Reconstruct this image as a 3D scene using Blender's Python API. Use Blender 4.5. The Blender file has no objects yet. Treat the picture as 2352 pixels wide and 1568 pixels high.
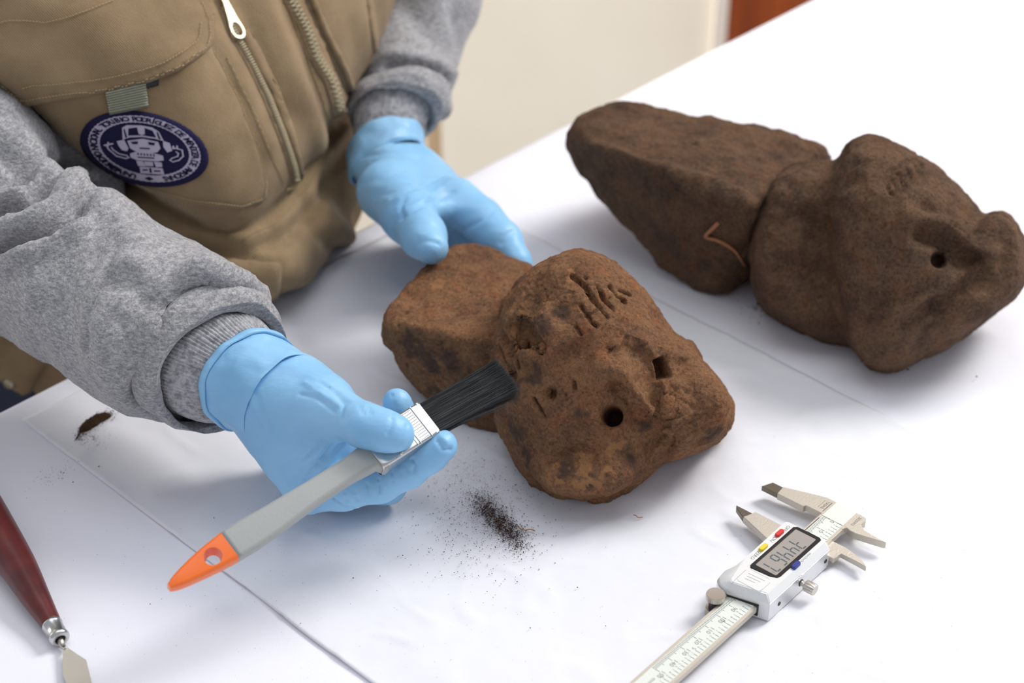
import bpy, bmesh, math, random
import numpy as np
from mathutils import Vector, Matrix
from mathutils.bvhtree import BVHTree
from mathutils.geometry import delaunay_2d_cdt

random.seed(7)
rng = np.random.default_rng(7)
SC = bpy.context.scene
COL = SC.collection
T = 0.75            # height of the table top above the floor
HC = 0.607          # camera height above the table top
FP = 4000.0         # focal length in pixels of a 2352 px wide frame
PITCH = math.radians(34)
CP, SP = math.cos(PITCH), math.sin(PITCH)
CAM = np.array([0, 0, T + HC])
RV = np.array([1, 0, 0.0]); UV = np.array([0, SP, CP]); FV = np.array([0, CP, -SP])
K = HC / 0.565

# ------------------------------------------------------------------ camera, world, lights, exposure
cam = bpy.data.cameras.new('camera')
cam_o = bpy.data.objects.new('camera', cam); COL.objects.link(cam_o)
cam_o.location = CAM; cam_o.rotation_euler = (math.pi / 2 - PITCH, 0, 0)
cam.sensor_width = 36; cam.lens = 36 * FP / 2352
cam.clip_start = 0.02
cam.dof.use_dof = True; cam.dof.focus_distance = 0.905; cam.dof.aperture_fstop = 6.2
SC.camera = cam_o
SC.view_settings.view_transform = 'Standard'; SC.view_settings.look = 'None'
SC.view_settings.exposure = 0.08; SC.view_settings.gamma = 1; SC.view_settings.use_curve_mapping = False
w = bpy.data.worlds.new('world'); SC.world = w; w.use_nodes = True
w.node_tree.nodes['Background'].inputs[0].default_value = (0.88, 0.91, 1.0, 1)
w.node_tree.nodes['Background'].inputs[1].default_value = 0.47

def area(name, loc, target, sx, sy, power, color):
    l = bpy.data.lights.new(name, 'AREA'); l.shape = 'RECTANGLE'; l.size = sx; l.size_y = sy
    l.energy = power; l.color = color
    o = bpy.data.objects.new(name, l); COL.objects.link(o); o.location = loc
    o.rotation_euler = (Vector(target) - Vector(loc)).to_track_quat('-Z', 'Y').to_euler()
    return o
area('window_light', (1.55, 1.75, T + 1.75), (0.1, 0.8, T), 1.0, .9, 62, (1.0, 0.985, 0.96))
area('room_light', (0.1, 0.95, T + 1.9), (0.1, 1.0, T), 1.6, 1.2, 10, (0.95, 0.97, 1.0))
area('added_wall_fill', (-1.75, 1.55, 1.10), (0.45, 1.98, .55), .8, .8, 12.5, (1.0, 0.98, 0.95)).data.spread = math.radians(75)  # unseen lamp, added only to brighten the back wall

# ------------------------------------------------------------------ helpers: placing
def Pd(u, v, d):
    """point seen at pixel u,v at distance d (times K) along the optical axis"""
    d = d * K
    return CAM + d * (FV + RV * ((u - 1176) / FP) - UV * ((v - 784) / FP))
def Ph(u, v, h):
    """point seen at pixel u,v at height h (times K) above the table"""
    r = FV + RV * ((u - 1176) / FP) - UV * ((v - 784) / FP)
    return CAM + r * ((h * K - HC) / r[2])
def ray(u, v):
    r = FV + RV * ((u - 1176) / FP) - UV * ((v - 784) / FP)
    return Vector(CAM), Vector(r).normalized()
def empty(name, loc=(0, 0, 0), rz=0):
    o = bpy.data.objects.new(name, None); COL.objects.link(o); o.location = loc; o.rotation_euler = (0, 0, rz)
    o.empty_display_size = 0.02
    return o
def tag(o, label=None, cat=None, group=None, kind=None):
    if label: o['label'] = label
    if cat: o['category'] = cat
    if group: o['group'] = group
    if kind: o['kind'] = kind
    return o
def link(name, me, mat, parent=None, smooth=True):
    o = bpy.data.objects.new(name, me); COL.objects.link(o)
    if mat and not me.materials: me.materials.append(mat)
    if smooth: me.polygons.foreach_set('use_smooth', [True] * len(me.polygons))
    if parent is not None: o.parent = parent
    return o
def mesh(name, V, F, mat, parent=None, smooth=True):
    me = bpy.data.meshes.new(name); me.from_pydata([tuple(map(float, p)) for p in V], [], [tuple(map(int, f)) for f in F]); me.update()
    return link(name, me, mat, parent, smooth)
def bm_obj(name, bm, mat, parent=None, smooth=False):
    me = bpy.data.meshes.new(name); bmesh.ops.recalc_face_normals(bm, faces=bm.faces); bm.to_mesh(me); bm.free()
    return link(name, me, mat, parent, smooth)
def auto(o, ang=35):
    me = o.data
    me.polygons.foreach_set('use_smooth', [True] * len(me.polygons))
    me.set_sharp_from_angle(angle=math.radians(ang))
    return o

# ------------------------------------------------------------------ helpers: noise, signed distance, surface nets
_perm = np.random.default_rng(3).permutation(256).astype(np.int32)
_g = np.random.default_rng(4).normal(size=(256, 3)).astype(np.float32); _g /= np.linalg.norm(_g, axis=1, keepdims=True)
def perlin(P):
    P = np.asarray(P, dtype=np.float32)
    i = np.floor(P).astype(np.int32); f = P - i
    s = f * f * f * (f * (f * 6 - 15) + 10)
    out = 0
    for dx in (0, 1):
        wx = s[:, 0] if dx else 1 - s[:, 0]
        hx = _perm[(i[:, 0] + dx) & 255]
        for dy in (0, 1):
            wy = s[:, 1] if dy else 1 - s[:, 1]
            hy = _perm[(hx + i[:, 1] + dy) & 255]
            for dz in (0, 1):
                wz = s[:, 2] if dz else 1 - s[:, 2]
                g = _g[_perm[(hy + i[:, 2] + dz) & 255]]
                out = out + wx * wy * wz * (g[:, 0] * (f[:, 0] - dx) + g[:, 1] * (f[:, 1] - dy) + g[:, 2] * (f[:, 2] - dz))
    return out
def fbm(P, scale, octv=4, gain=0.5, off=0.0):
    Q = P / scale + off; a = 1; s = 0
    for _ in range(octv):
        s = s + a * perlin(Q); a *= gain; Q = Q * 2.03 + 11.3
    return s
def smin(a, b, k):
    h = np.clip(0.5 + 0.5 * (b - a) / k, 0, 1)
    return b + (a - b) * h - k * h * (1 - h)
def cone(a, b, ra, rb):
    """round cone as a distance function"""
    a = np.array(a, np.float32); b = np.array(b, np.float32)
    ab = b - a; L2 = float(ab @ ab)
    def f(P):
        t = np.clip(((P - a) @ ab) / L2, 0, 1)
        return np.linalg.norm(P - a - t[:, None] * ab, axis=1) - (ra + (rb - ra) * t)
    f.lo = np.minimum(a - ra, b - rb); f.hi = np.maximum(a + ra, b + rb)
    return f
def pcone(p, q):
    """round cone between two (u, v, depth, radius in pixels)"""
    return cone(Pd(*p[:3]), Pd(*q[:3]), p[3] * p[2] * K / FP, q[3] * q[2] * K / FP)
def chain(pts):
    return [pcone(pts[i], pts[i + 1]) for i in range(len(pts) - 1)]
def hull(pts, k=0.003, grow=0.0):
    bm = bmesh.new()
    for p in pts: bm.verts.new([float(c) for c in p])
    r = bmesh.ops.convex_hull(bm, input=bm.verts)
    c = np.mean(np.array(pts), axis=0)
    pl = {}
    for f in bm.faces:
        n = np.array(f.normal); 
        if np.linalg.norm(n) < .5: continue
        p = np.array(f.verts[0].co)
        if n @ (c - p) > 0: n = -n
        pl[tuple(np.round(n, 2)) + (round(float(n @ p), 3),)] = (n, n @ p)
    bm.free()
    N = np.array([x[0] for x in pl.values()], np.float32); D = np.array([x[1] for x in pl.values()], np.float32)
    def f(P):
        M = None; S = 0
        dd = P @ N.T - D
        M = dd.max(axis=1)
        return M + k * np.log(np.exp((dd - M[:, None]) / k).sum(axis=1)) - k * 0.9 - grow
    pts = np.array(pts)
    f.lo = pts.min(axis=0) - 2 * k; f.hi = pts.max(axis=0) + 2 * k
    return f
def union(fs, k=0.004):
    def f(P):
        d = fs[0](P)
        for g in fs[1:]: d = smin(d, g(P), k)
        return d
    f.lo = np.min([g.lo for g in fs], axis=0); f.hi = np.max([g.hi for g in fs], axis=0)
    return f
def floor_cut(g, z):
    def f(P): return np.maximum(g(P), z - P[:, 2])
    f.lo = g.lo; f.hi = g.hi
    return f

def nets(f, vox, pad=4):
    """surface nets of f, evaluated densely only near the surface"""
    lo = np.array(f.lo) - pad * vox - .004; hi = np.array(f.hi) + pad * vox + .004
    B = 6
    n = np.ceil((hi - lo) / (vox * B)).astype(int) + 1
    ax = [lo[i] + np.arange(n[i]) * vox * B for i in range(3)]
    G = np.stack(np.meshgrid(*ax, indexing='ij'), -1).reshape(-1, 3).astype(np.float32)
    d = f(G).reshape(n)
    near = np.abs(d) < vox * B * 1.3
    nn = (n - 1) * B + 1
    vals = np.repeat(np.repeat(np.repeat(d, B, 0), B, 1), B, 2)[:nn[0] + B // 2 + B, :, :]
    # sample i of the fine grid takes its nearest coarse sample
    idx = [np.minimum(np.rint(np.arange(nn[i]) / B).astype(int), n[i] - 1) for i in range(3)]
    vals = d[np.ix_(*idx)].copy(); m = near[np.ix_(*idx)]
    I = np.argwhere(m)
    out = np.empty(len(I), np.float32)
    for s in range(0, len(I), 400000):
        out[s:s + 400000] = f((lo + I[s:s + 400000] * vox).astype(np.float32))
    vals[m] = out
    sg = vals < 0
    c = np.zeros(tuple(nn - 1), np.int8)
    offs = [(x, y, z) for x in (0, 1) for y in (0, 1) for z in (0, 1)]
    for o in offs: c += sg[o[0]:nn[0] - 1 + o[0], o[1]:nn[1] - 1 + o[1], o[2]:nn[2] - 1 + o[2]]
    A = np.argwhere((c > 0) & (c < 8))
    cv = np.stack([vals[A[:, 0] + o[0], A[:, 1] + o[1], A[:, 2] + o[2]] for o in offs], 1)
    acc = np.zeros((len(A), 3)); cnt = np.zeros(len(A))
    for a in range(8):
        for b in range(a + 1, 8):
            if sum(abs(offs[a][i] - offs[b][i]) for i in range(3)) != 1: continue
            va, vb = cv[:, a], cv[:, b]; x = (va < 0) != (vb < 0)
            t = va / np.where(x, va - vb, 1)
            acc[x] += (np.array(offs[a]) + t[x, None] * (np.array(offs[b]) - np.array(offs[a]))); cnt[x] += 1
    V = lo + (A + acc / cnt[:, None]) * vox
    vid = -np.ones(tuple(nn - 1), np.int64); vid[A[:, 0], A[:, 1], A[:, 2]] = np.arange(len(A))
    Fs = []
    for axi in range(3):
        b, c2 = (axi + 1) % 3, (axi + 2) % 3
        s0 = sg[A[:, 0], A[:, 1], A[:, 2]]; A1 = A.copy(); A1[:, axi] += 1
        s1 = sg[A1[:, 0], A1[:, 1], A1[:, 2]]
        x = (s0 != s1) & (A[:, b] > 0) & (A[:, c2] > 0)
        E = A[x]; s = s0[x]
        def g(db, dc):
            Q = E.copy(); Q[:, b] -= db; Q[:, c2] -= dc
            return vid[Q[:, 0], Q[:, 1], Q[:, 2]]
        q = np.stack([g(0, 0), g(1, 0), g(1, 1), g(0, 1)], 1)
        q[~s] = q[~s][:, ::-1]
        q = q[(q >= 0).all(axis=1)]
        Fs.append(q)
    F = np.concatenate(Fs)
    return V, F
def normals(V, F):
    a = V[F[:, 2]] - V[F[:, 0]]; b = V[F[:, 3]] - V[F[:, 1]]
    fn = np.cross(a, b); N = np.zeros_like(V)
    for i in range(4): np.add.at(N, F[:, i], fn)
    return N / np.maximum(np.linalg.norm(N, axis=1, keepdims=True), 1e-12)
def orient(V, F):
    # outward: signed volume must be positive
    v = np.einsum('ij,ij->i', V[F[:, 0]], np.cross(V[F[:, 1]], V[F[:, 2]])).sum() + np.einsum('ij,ij->i', V[F[:, 0]], np.cross(V[F[:, 2]], V[F[:, 3]])).sum()
    return F if v > 0 else F[:, ::-1].copy()
def smooth_v(V, F, it=2, lam=0.5):
    n = len(V)
    E = np.concatenate([F[:, [0, 1]], F[:, [1, 2]], F[:, [2, 3]], F[:, [3, 0]]]); 
    for _ in range(it):
        S = np.zeros_like(V); C = np.zeros(n)
        np.add.at(S, E[:, 0], V[E[:, 1]]); np.add.at(S, E[:, 1], V[E[:, 0]])
        np.add.at(C, E[:, 0], 1); np.add.at(C, E[:, 1], 1)
        V = V + lam * (S / C[:, None] - V)
    return V
def quads_mesh(V, F):
    me = bpy.data.meshes.new('m')
    me.vertices.add(len(V)); me.vertices.foreach_set('co', np.asarray(V, np.float32).ravel())
    me.loops.add(F.size); me.loops.foreach_set('vertex_index', F.astype(np.int32).ravel())
    me.polygons.add(len(F)); me.polygons.foreach_set('loop_start', np.arange(0, F.size, 4, dtype=np.int32))
    me.update(); me.validate()
    return me
class Surf:
    """a surface that can be dented by strokes laid out on it"""
    def __init__(s, f, vox, sm=2):
        s.V, s.F = nets(f, vox); s.F = orient(s.V, s.F)
        if sm: s.V = smooth_v(s.V, s.F, sm)
        s.bvh()
    def bvh(s):
        s.N = normals(s.V, s.F)
        s.tree = BVHTree.FromPolygons([tuple(p) for p in s.V.tolist()], s.F.tolist())
        return s
    def hit(s, u, v):
        o, d = ray(u, v); h = s.tree.ray_cast(o, d)
        if h[0] is None:
            best = None
            for t in np.linspace(0.7, 1.5, 60):
                q = s.tree.find_nearest(o + d * float(t))
                if best is None or q[3] < best[3]: best = q
            h = best
        return np.array(h[0]), np.array(h[1])
    def dist(s, pts, metric=None):
        """distance of every vertex to a polyline of 3D points, and the signed side offset"""
        best = np.full(len(s.V), 1e9); 
        for i in range(len(pts) - 1):
            a, b = pts[i], pts[i + 1]; ab = b - a; L = max(ab @ ab, 1e-12)
            t = np.clip(((s.V - a) @ ab) / L, 0, 1)
            best = np.minimum(best, np.linalg.norm(s.V - a - t[:, None] * ab, axis=1))
        return best
    def px(s, P2, sub=14):
        out = []
        for i in range(len(P2) - 1):
            a, b = np.array(P2[i]), np.array(P2[i + 1]); n = max(1, int(np.linalg.norm(b - a) / sub))
            for j in range(n): out.append(a + (b - a) * j / n)
        out.append(np.array(P2[-1]))
        return [s.hit(*p)[0] for p in out]
    def stroke(s, P2, width, depth, sharp=2.0, rough=0.0, cache=None):
        """move the surface along its normal by depth in a band of the given half width; all in mm"""
        pts = s.px(P2)
        d = s.dist(pts) * 1000
        if rough: d = d + rough * fbm(s.V * 1000, 4.0, 3)
        s.V = s.V + s.N * (depth / 1000 * np.exp(-np.maximum(d / width, 0) ** sharp))[:, None]
        return s
    def spot(s, u, v, width, depth, sharp=2.0, rough=0.0, dirv=None):
        c, _ = s.hit(u, v); d = np.linalg.norm(s.V - c, axis=1) * 1000
        if rough: d = d + rough * fbm(s.V * 1000, 4.0, 3)
        m = depth / 1000 * np.exp(-np.maximum(d / width, 0) ** sharp)
        s.V = s.V + (s.N if dirv is None else -np.array(dirv)[None]) * m[:, None]
        return s
    def noise(s, scale, amp, octv=4, off=0.0, ridge=False):
        n = fbm(s.V * 1000, scale, octv, off=off)
        if ridge: n = 0.5 - np.abs(n) * 1.6
        s.V = s.V + s.N * (n * amp / 1000)[:, None]
        return s
    def refresh(s):
        s.N = normals(s.V, s.F); return s
    def build(s, name, mat, parent=None):
        return link(name, quads_mesh(s.V, s.F), mat, parent)

# ------------------------------------------------------------------ helpers: materials
def srgb(r, g, b):
    f = lambda c: (c / 255 / 12.92) if c <= 10 else ((c / 255 + 0.055) / 1.055) ** 2.4
    return (f(r), f(g), f(b), 1)
class Mat:
    def __init__(s, name, color=(200, 200, 200), rough=0.6, metal=0.0, spec=0.5):
        s.m = bpy.data.materials.new(name); s.m.use_nodes = True
        s.t = s.m.node_tree; s.b = s.t.nodes['Principled BSDF']
        s.b.inputs['Base Color'].default_value = srgb(*color); s.b.inputs['Roughness'].default_value = rough
        s.b.inputs['Metallic'].default_value = metal; s.b.inputs['Specular IOR Level'].default_value = spec
        s.co = s.t.nodes.new('ShaderNodeTexCoord'); s.h = None
    def n(s, typ, **kw):
        x = s.t.nodes.new(typ)
        for k, v in kw.items():
            if k in x.inputs: x.inputs[k].default_value = v
            else: setattr(x, k, v)
        return x
    def l(s, a, b): s.t.links.new(a, b)
    def coord(s, scale=(1, 1, 1), rot=(0, 0, 0)):
        mp = s.n('ShaderNodeMapping'); mp.inputs['Scale'].default_value = scale; mp.inputs['Rotation'].default_value = rot
        s.l(s.co.outputs['Object'], mp.inputs['Vector']); return mp.outputs[0]
    def noise(s, scale, detail=4, rough=0.55, stretch=(1, 1, 1), rot=(0, 0, 0)):
        x = s.n('ShaderNodeTexNoise'); x.inputs['Scale'].default_value = scale; x.inputs['Detail'].default_value = detail
        x.inputs['Roughness'].default_value = rough
        s.l(s.coord(stretch, rot), x.inputs['Vector']); return x.outputs['Fac']
    def ramp(s, fac, stops):
        r = s.n('ShaderNodeValToRGB'); e = r.color_ramp.elements
        while len(e) < len(stops): e.new(0.5)
        for q, (p, c) in zip(e, stops): q.position = p; q.color = srgb(*c) if isinstance(c, tuple) else (c, c, c, 1)
        s.l(fac, r.inputs[0]); return r.outputs[0]
    def mix(s, fac, a, b):
        x = s.n('ShaderNodeMix', data_type='RGBA')
        for v, i in ((fac, 0), (a, 6), (b, 7)):
            if hasattr(v, 'links'): s.l(v, x.inputs[i])
            else: x.inputs[i].default_value = v
        return x.outputs[2]
    def color(s, out): s.l(out, s.b.inputs['Base Color']); return s
    def bump(s, fac, dist, strength=1.0):
        x = s.n('ShaderNodeBump'); x.inputs['Distance'].default_value = dist; x.inputs['Strength'].default_value = strength
        s.l(fac, x.inputs['Height'])
        if s.h is not None: s.l(s.h, x.inputs['Normal'])
        s.h = x.outputs[0]; s.l(s.h, s.b.inputs['Normal']); return s
    def wave(s, scale, rot=(0, 0, 0), dist=0.0, dscale=1.0, prof='SIN', stretch=(1, 1, 1)):
        x = s.n('ShaderNodeTexWave'); x.wave_profile = prof; x.bands_direction = 'X'
        x.inputs['Scale'].default_value = scale; x.inputs['Distortion'].default_value = dist; x.inputs['Detail Scale'].default_value = dscale
        s.l(s.coord(stretch, rot), x.inputs['Vector']); return x.outputs['Fac']

def rock_mat(name, dark, mid, light, rust, seed=0.0, stain=False):
    m = Mat(name, mid, 0.9, spec=0.22)
    big = m.noise(22 + seed, 5, 0.6); med = m.noise(75, 6, 0.7); fine = m.noise(520, 5, 0.75)
    c = m.ramp(big, [(0.34, mid), (0.50, light), (0.66, mid)])
    c = m.mix(m.ramp(m.noise(34, 8, 0.72, stretch=(1, 1.5, 1)), [(0.48, 0.0), (0.68, 0.62)]), c, srgb(*dark))
    c = m.mix(m.ramp(med, [(0.52, 0.0), (0.66, 0.6)]), c, srgb(*rust))
    c = m.mix(m.ramp(fine, [(0.34, 0.6), (0.50, 0.0)]), c, srgb(*[int(x * .5) for x in dark]))
    c = m.mix(m.ramp(fine, [(0.56, 0.0), (0.70, 0.45)]), c, srgb(*[min(255, int(x * 1.28 + 12)) for x in light]))
    if stain:     # pale mineral stains that the stone itself carries, and dark patches at set spots
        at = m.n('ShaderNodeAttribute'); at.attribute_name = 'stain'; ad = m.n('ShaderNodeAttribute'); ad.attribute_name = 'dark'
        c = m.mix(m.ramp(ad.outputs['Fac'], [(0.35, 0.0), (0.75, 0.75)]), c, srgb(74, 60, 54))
        c = m.mix(m.ramp(at.outputs['Fac'], [(0.40, 0.0), (0.80, 0.75)]), c, srgb(176, 128, 86))
    m.color(c)
    m.bump(med, 0.0018); m.bump(fine, 0.0019); m.bump(m.noise(1300, 3, 0.7), 0.0003)
    v = m.n('ShaderNodeTexVoronoi'); v.inputs['Scale'].default_value = 150; m.l(m.coord(), v.inputs['Vector'])
    m.bump(m.ramp(v.outputs['Distance'], [(0.0, 0.0), (0.16, 1.0)]), 0.0005)
    return m.m
M = {}
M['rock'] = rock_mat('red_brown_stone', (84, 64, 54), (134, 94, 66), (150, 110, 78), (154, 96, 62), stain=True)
M['rock2'] = rock_mat('dark_brown_stone', (58, 46, 40), (96, 73, 57), (118, 91, 69), (122, 84, 58), 6)
def vest_mat():
    m = Mat('khaki_twill', (146, 126, 100), 0.85, spec=0.2)
    c = m.ramp(m.noise(30, 4, 0.6), [(0.3, (136, 114, 85)), (0.6, (157, 134, 102)), (0.8, (167, 145, 112))])
    # diagonal twill running across the front of the cloth
    nc = np.array([.30, -.78, .55]); g_ = RV * .76 + UV * .65; g_ = g_ - (g_ @ nc) / (nc @ nc) * nc; g_ /= np.linalg.norm(g_)
    dt = m.n('ShaderNodeVectorMath', operation='DOT_PRODUCT'); m.l(m.co.outputs['Object'], dt.inputs[0]); dt.inputs[1].default_value = tuple(g_)
    cx = m.n('ShaderNodeCombineXYZ'); m.l(dt.outputs['Value'], cx.inputs[0])
    wv = m.n('ShaderNodeTexWave'); wv.bands_direction = 'X'; wv.inputs['Scale'].default_value = 300; m.l(cx.outputs[0], wv.inputs['Vector'])
    tw = wv.outputs['Fac']
    c = m.mix(m.ramp(tw, [(0.25, 0.24), (0.75, 0.0)]), c, srgb(92, 77, 56))
    m.color(c); m.bump(tw, 0.00022); m.bump(m.noise(900, 2), 0.0003)
    m.b.inputs['Sheen Weight'].default_value = 0.12
    return m.m
M['vest'] = vest_mat()
def grey_mat():
    m = Mat('heather_grey_jersey', (160, 160, 164), 0.95, spec=0.1)
    c = m.ramp(m.noise(300, 4, 0.75, stretch=(1, 1, 2.6), rot=(0.5, 0.6, 0.2)), [(0.30, (116, 116, 119)), (0.47, (153, 152, 154)), (0.66, (188, 187, 188))])
    c = m.mix(m.ramp(m.noise(900, 2, 0.6), [(0.38, 0.35), (0.52, 0.0)]), c, srgb(94, 96, 102))
    m.color(c); m.bump(m.noise(420, 4, 0.6), 0.0009); m.b.inputs['Sheen Weight'].default_value = 0.25
    return m.m
M['grey'] = grey_mat()
m = Mat('grey_rib_knit', (158, 158, 162), 0.95, spec=0.1)
m.color(m.ramp(m.noise(300, 4, 0.7), [(0.35, (130, 130, 133)), (0.6, (184, 183, 186))])); m.bump(m.noise(700, 3), 0.0005); M['rib'] = m.m
def glove_mat():
    m = Mat('blue_nitrile', (138, 190, 228), 0.42, spec=0.35)
    c = m.ramp(m.noise(26, 3, 0.5), [(0.3, (130, 184, 224)), (0.7, (148, 198, 233))])
    c = m.mix(m.ramp(m.noise(16, 3, 0.6, rot=(1, 0, 0)), [(0.62, 0.0), (0.8, 0.30)]), c, srgb(150, 160, 165))
    m.color(c)
    m.b.inputs['Subsurface Weight'].default_value = 0.12; m.b.inputs['Subsurface Radius'].default_value = (.004, .006, .008)
    m.b.inputs['Subsurface Scale'].default_value = 0.6
    m.bump(m.noise(55, 3, 0.5, stretch=(1, 3.2, 1), rot=(0.3, 0.5, 0.5)), 0.0012, 0.5); m.bump(m.noise(1400, 2), 0.00004)
    return m.m
M['glove'] = glove_mat()
m = Mat('white_cloth', (238, 238, 245), 0.9, spec=0.15)
m.bump(m.noise(9, 3, 0.5), 0.006, 0.6); m.bump(m.noise(1800, 2), 0.0001); M['cloth'] = m.m
m = Mat('white_paper_sheet', (231, 231, 236), 0.85, spec=0.2)
m.bump(m.noise(16, 4, 0.5), 0.004, 0.7); M['sheet'] = m.m
m = Mat('wall_paint', (228, 218, 198), 0.9); m.color(m.ramp(m.noise(2.5, 3), [(0.35, (226, 219, 203)), (0.65, (236, 230, 216))])); M['wall'] = m.m
m = Mat('varnished_door_wood', (140, 62, 14), 0.5); m.color(m.ramp(m.noise(7, 5, 0.6, stretch=(6, 6, .5)), [(0.35, (136, 60, 16)), (0.65, (168, 80, 26))])); M['door'] = m.m
M['trim'] = Mat('white_trim', (214, 206, 196), 0.6).m
m = Mat('floor_tile', (150, 140, 128), 0.5); m.color(m.ramp(m.noise(4), [(0.4, (140, 130, 118)), (0.6, (160, 150, 138))])); M['floor'] = m.m
M['lightwood'] = Mat('pale_wood', (206, 178, 142), 0.6).m
M['jean'] = Mat('dark_blue_denim', (52, 58, 76), 0.9).m
M['steel'] = Mat('brushed_steel', (205, 200, 190), 0.33, 1.0).m
M['tin'] = Mat('tinned_ferrule', (200, 200, 198), 0.28, 1.0).m
m = Mat('satin_steel', (214, 206, 190), 0.45, 0.85); m.bump(m.noise(900, 2), 0.0001); M['satin'] = m.m; m.b.inputs['Base Color'].default_value = srgb(204, 197, 184); m.b.inputs['Metallic'].default_value = .6
M['chrome'] = Mat('matt_chrome', (222, 222, 224), 0.30, 0.75).m
M['chrome_face'] = Mat('silver_painted_face', (236, 237, 236), 0.38, 0.25).m
M['black'] = Mat('black_plastic', (26, 27, 28), 0.35).m
M['ink'] = Mat('black_ink', (40, 40, 38), 0.7).m
M['ink_light'] = Mat('grey_engraving', (142, 146, 142), 0.7).m
M['lcdglass'] = Mat('lcd_grey', (166, 160, 154), 0.18, spec=0.6).m
M['seg'] = Mat('lcd_segment', (78, 88, 94), 0.5).m
M['scale_plate'] = Mat('scale_plate', (224, 228, 220), 0.5, 0.1).m
M['scale_plate2'] = Mat('head_plate', (236, 235, 222), 0.5, 0.1).m
M['carbide'] = Mat('dark_ground_tip', (120, 112, 100), 0.4, 0.8).m
for k_, c_ in (('red', (214, 58, 52)), ('yellow', (232, 208, 62)), ('blue', (48, 60, 140))): M[k_] = Mat(k_ + '_button', c_, 0.4).m
m = Mat('grey_painted_wood', (158, 161, 158), 0.38); m.bump(m.noise(500, 2), 0.0001); M['handle'] = m.m
M['orange'] = Mat('orange_dipped_paint', (240, 112, 38), 0.3).m
m = Mat('black_bristle', (58, 60, 62), 0.38); gi = m.n('ShaderNodeNewGeometry'); m.color(m.ramp(gi.outputs['Random Per Island'], [(0.0, (20, 21, 22)), (0.7, (36, 37, 39)), (1.0, (74, 76, 78))])); M['bristle'] = m.m
m = Mat('dark_red_wood', (92, 30, 30), 0.35); m.color(m.ramp(m.noise(30, 4, 0.6, stretch=(1, 1, 1)), [(0.35, (76, 24, 24)), (0.65, (108, 38, 34))])); M['redwood'] = m.m
M['soil'] = Mat('dry_soil', (62, 42, 32), 0.95, spec=0.1).m
m = Mat('dry_soil_heap', (72, 54, 40), 0.95, spec=0.1); m.bump(m.noise(900, 4), 0.002); M['soilheap'] = m.m
M['fibre'] = Mat('dry_root', (168, 112, 78), 0.8).m
M['navy'] = Mat('navy_felt', (38, 36, 66), 0.95, spec=0.1).m
m = Mat('lilac_thread', (190, 182, 202), 0.8); m.bump(m.noise(1500, 2), 0.0003); M['thread'] = m.m
M['navythread'] = Mat('navy_thread', (34, 32, 60), 0.9, spec=0.1).m
M['stitch'] = Mat('tan_thread', (176, 156, 116), 0.8).m
M['stitchdark'] = Mat('shadowed_thread', (84, 68, 44), 0.9).m
m = Mat('olive_webbing', (112, 113, 100), 0.8); M['web'] = m.m
M['webl'] = Mat('webbing_cord', (196, 196, 170), 0.7).m
M['zip'] = Mat('tan_zip_plastic', (172, 160, 130), 0.5).m
M['brass'] = Mat('zip_metal', (176, 166, 144), 0.42, 0.9).m
M['skin'] = Mat('skin', (176, 126, 98), 0.6).m
M['hair'] = Mat('black_hair', (24, 20, 18), 0.6).m
M['hole'] = Mat('dark_socket', (40, 38, 36), 0.6).m

# ------------------------------------------------------------------ room
E0 = Ph(0, 948, 0)[:2]; E1 = Ph(1870, 0, 0)[:2]          # the far edge of the table
ed = (E1 - E0) / np.linalg.norm(E1 - E0); en = np.array([-ed[1], ed[0]])   # along it, and away from the camera
def box(name, a, b, c, d, z0, z1, mat, parent=None, bev=0.0):
    bm = bmesh.new()
    lo = [bm.verts.new((p[0], p[1], z0)) for p in (a, b, c, d)]; hi = [bm.verts.new((p[0], p[1], z1)) for p in (a, b, c, d)]
    bm.faces.new(lo[::-1]); bm.faces.new(hi)
    for i in range(4): bm.faces.new((lo[i], lo[(i + 1) % 4], hi[(i + 1) % 4], hi[i]))
    if bev: bmesh.ops.bevel(bm, geom=bm.edges[:], offset=bev, segments=2, affect='EDGES')
    return bm_obj(name, bm, mat, parent)
tag(box('floor', (-3.2, -1.6), (3.6, -1.6), (3.6, 4.2), (-3.2, 4.2), -0.05, 0.0, M['floor']), kind='structure')
WY = 1.98
xw = (1660 - 1176) / FP * WY / (CP + (784 - 50) / FP * SP)
tag(box('wall_back', (-3.2, WY), (xw, WY), (xw, WY + .1), (-3.2, WY + .1), 0, 2.7, M['wall']), kind='structure')
tag(box('trim_1', (xw - .012, WY - .012), (xw + .004, WY - .012), (xw + .004, WY + .1), (xw - .012, WY + .1), 0, 2.7, M['trim']), kind='structure')
door = tag(box('door_1', (xw + .004, WY + .03), (xw + .92, WY + .03), (xw + .92, WY + .075), (xw + .004, WY + .075), 0.004, 2.1, M['door'], bev=.004), 'reddish brown wooden door', kind='structure')
for z in (0.18, 1.12):
    box('panel', (xw + .14, WY + .018), (xw + .78, WY + .018), (xw + .78, WY + .032), (xw + .14, WY + .032), z, z + .8, M['door'], door, .006)
tag(box('wall_right', (xw + .93, WY), (3.6, WY), (3.6, WY + .1), (xw + .93, WY + .1), 0, 2.7, M['wall']), kind='structure')

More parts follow.
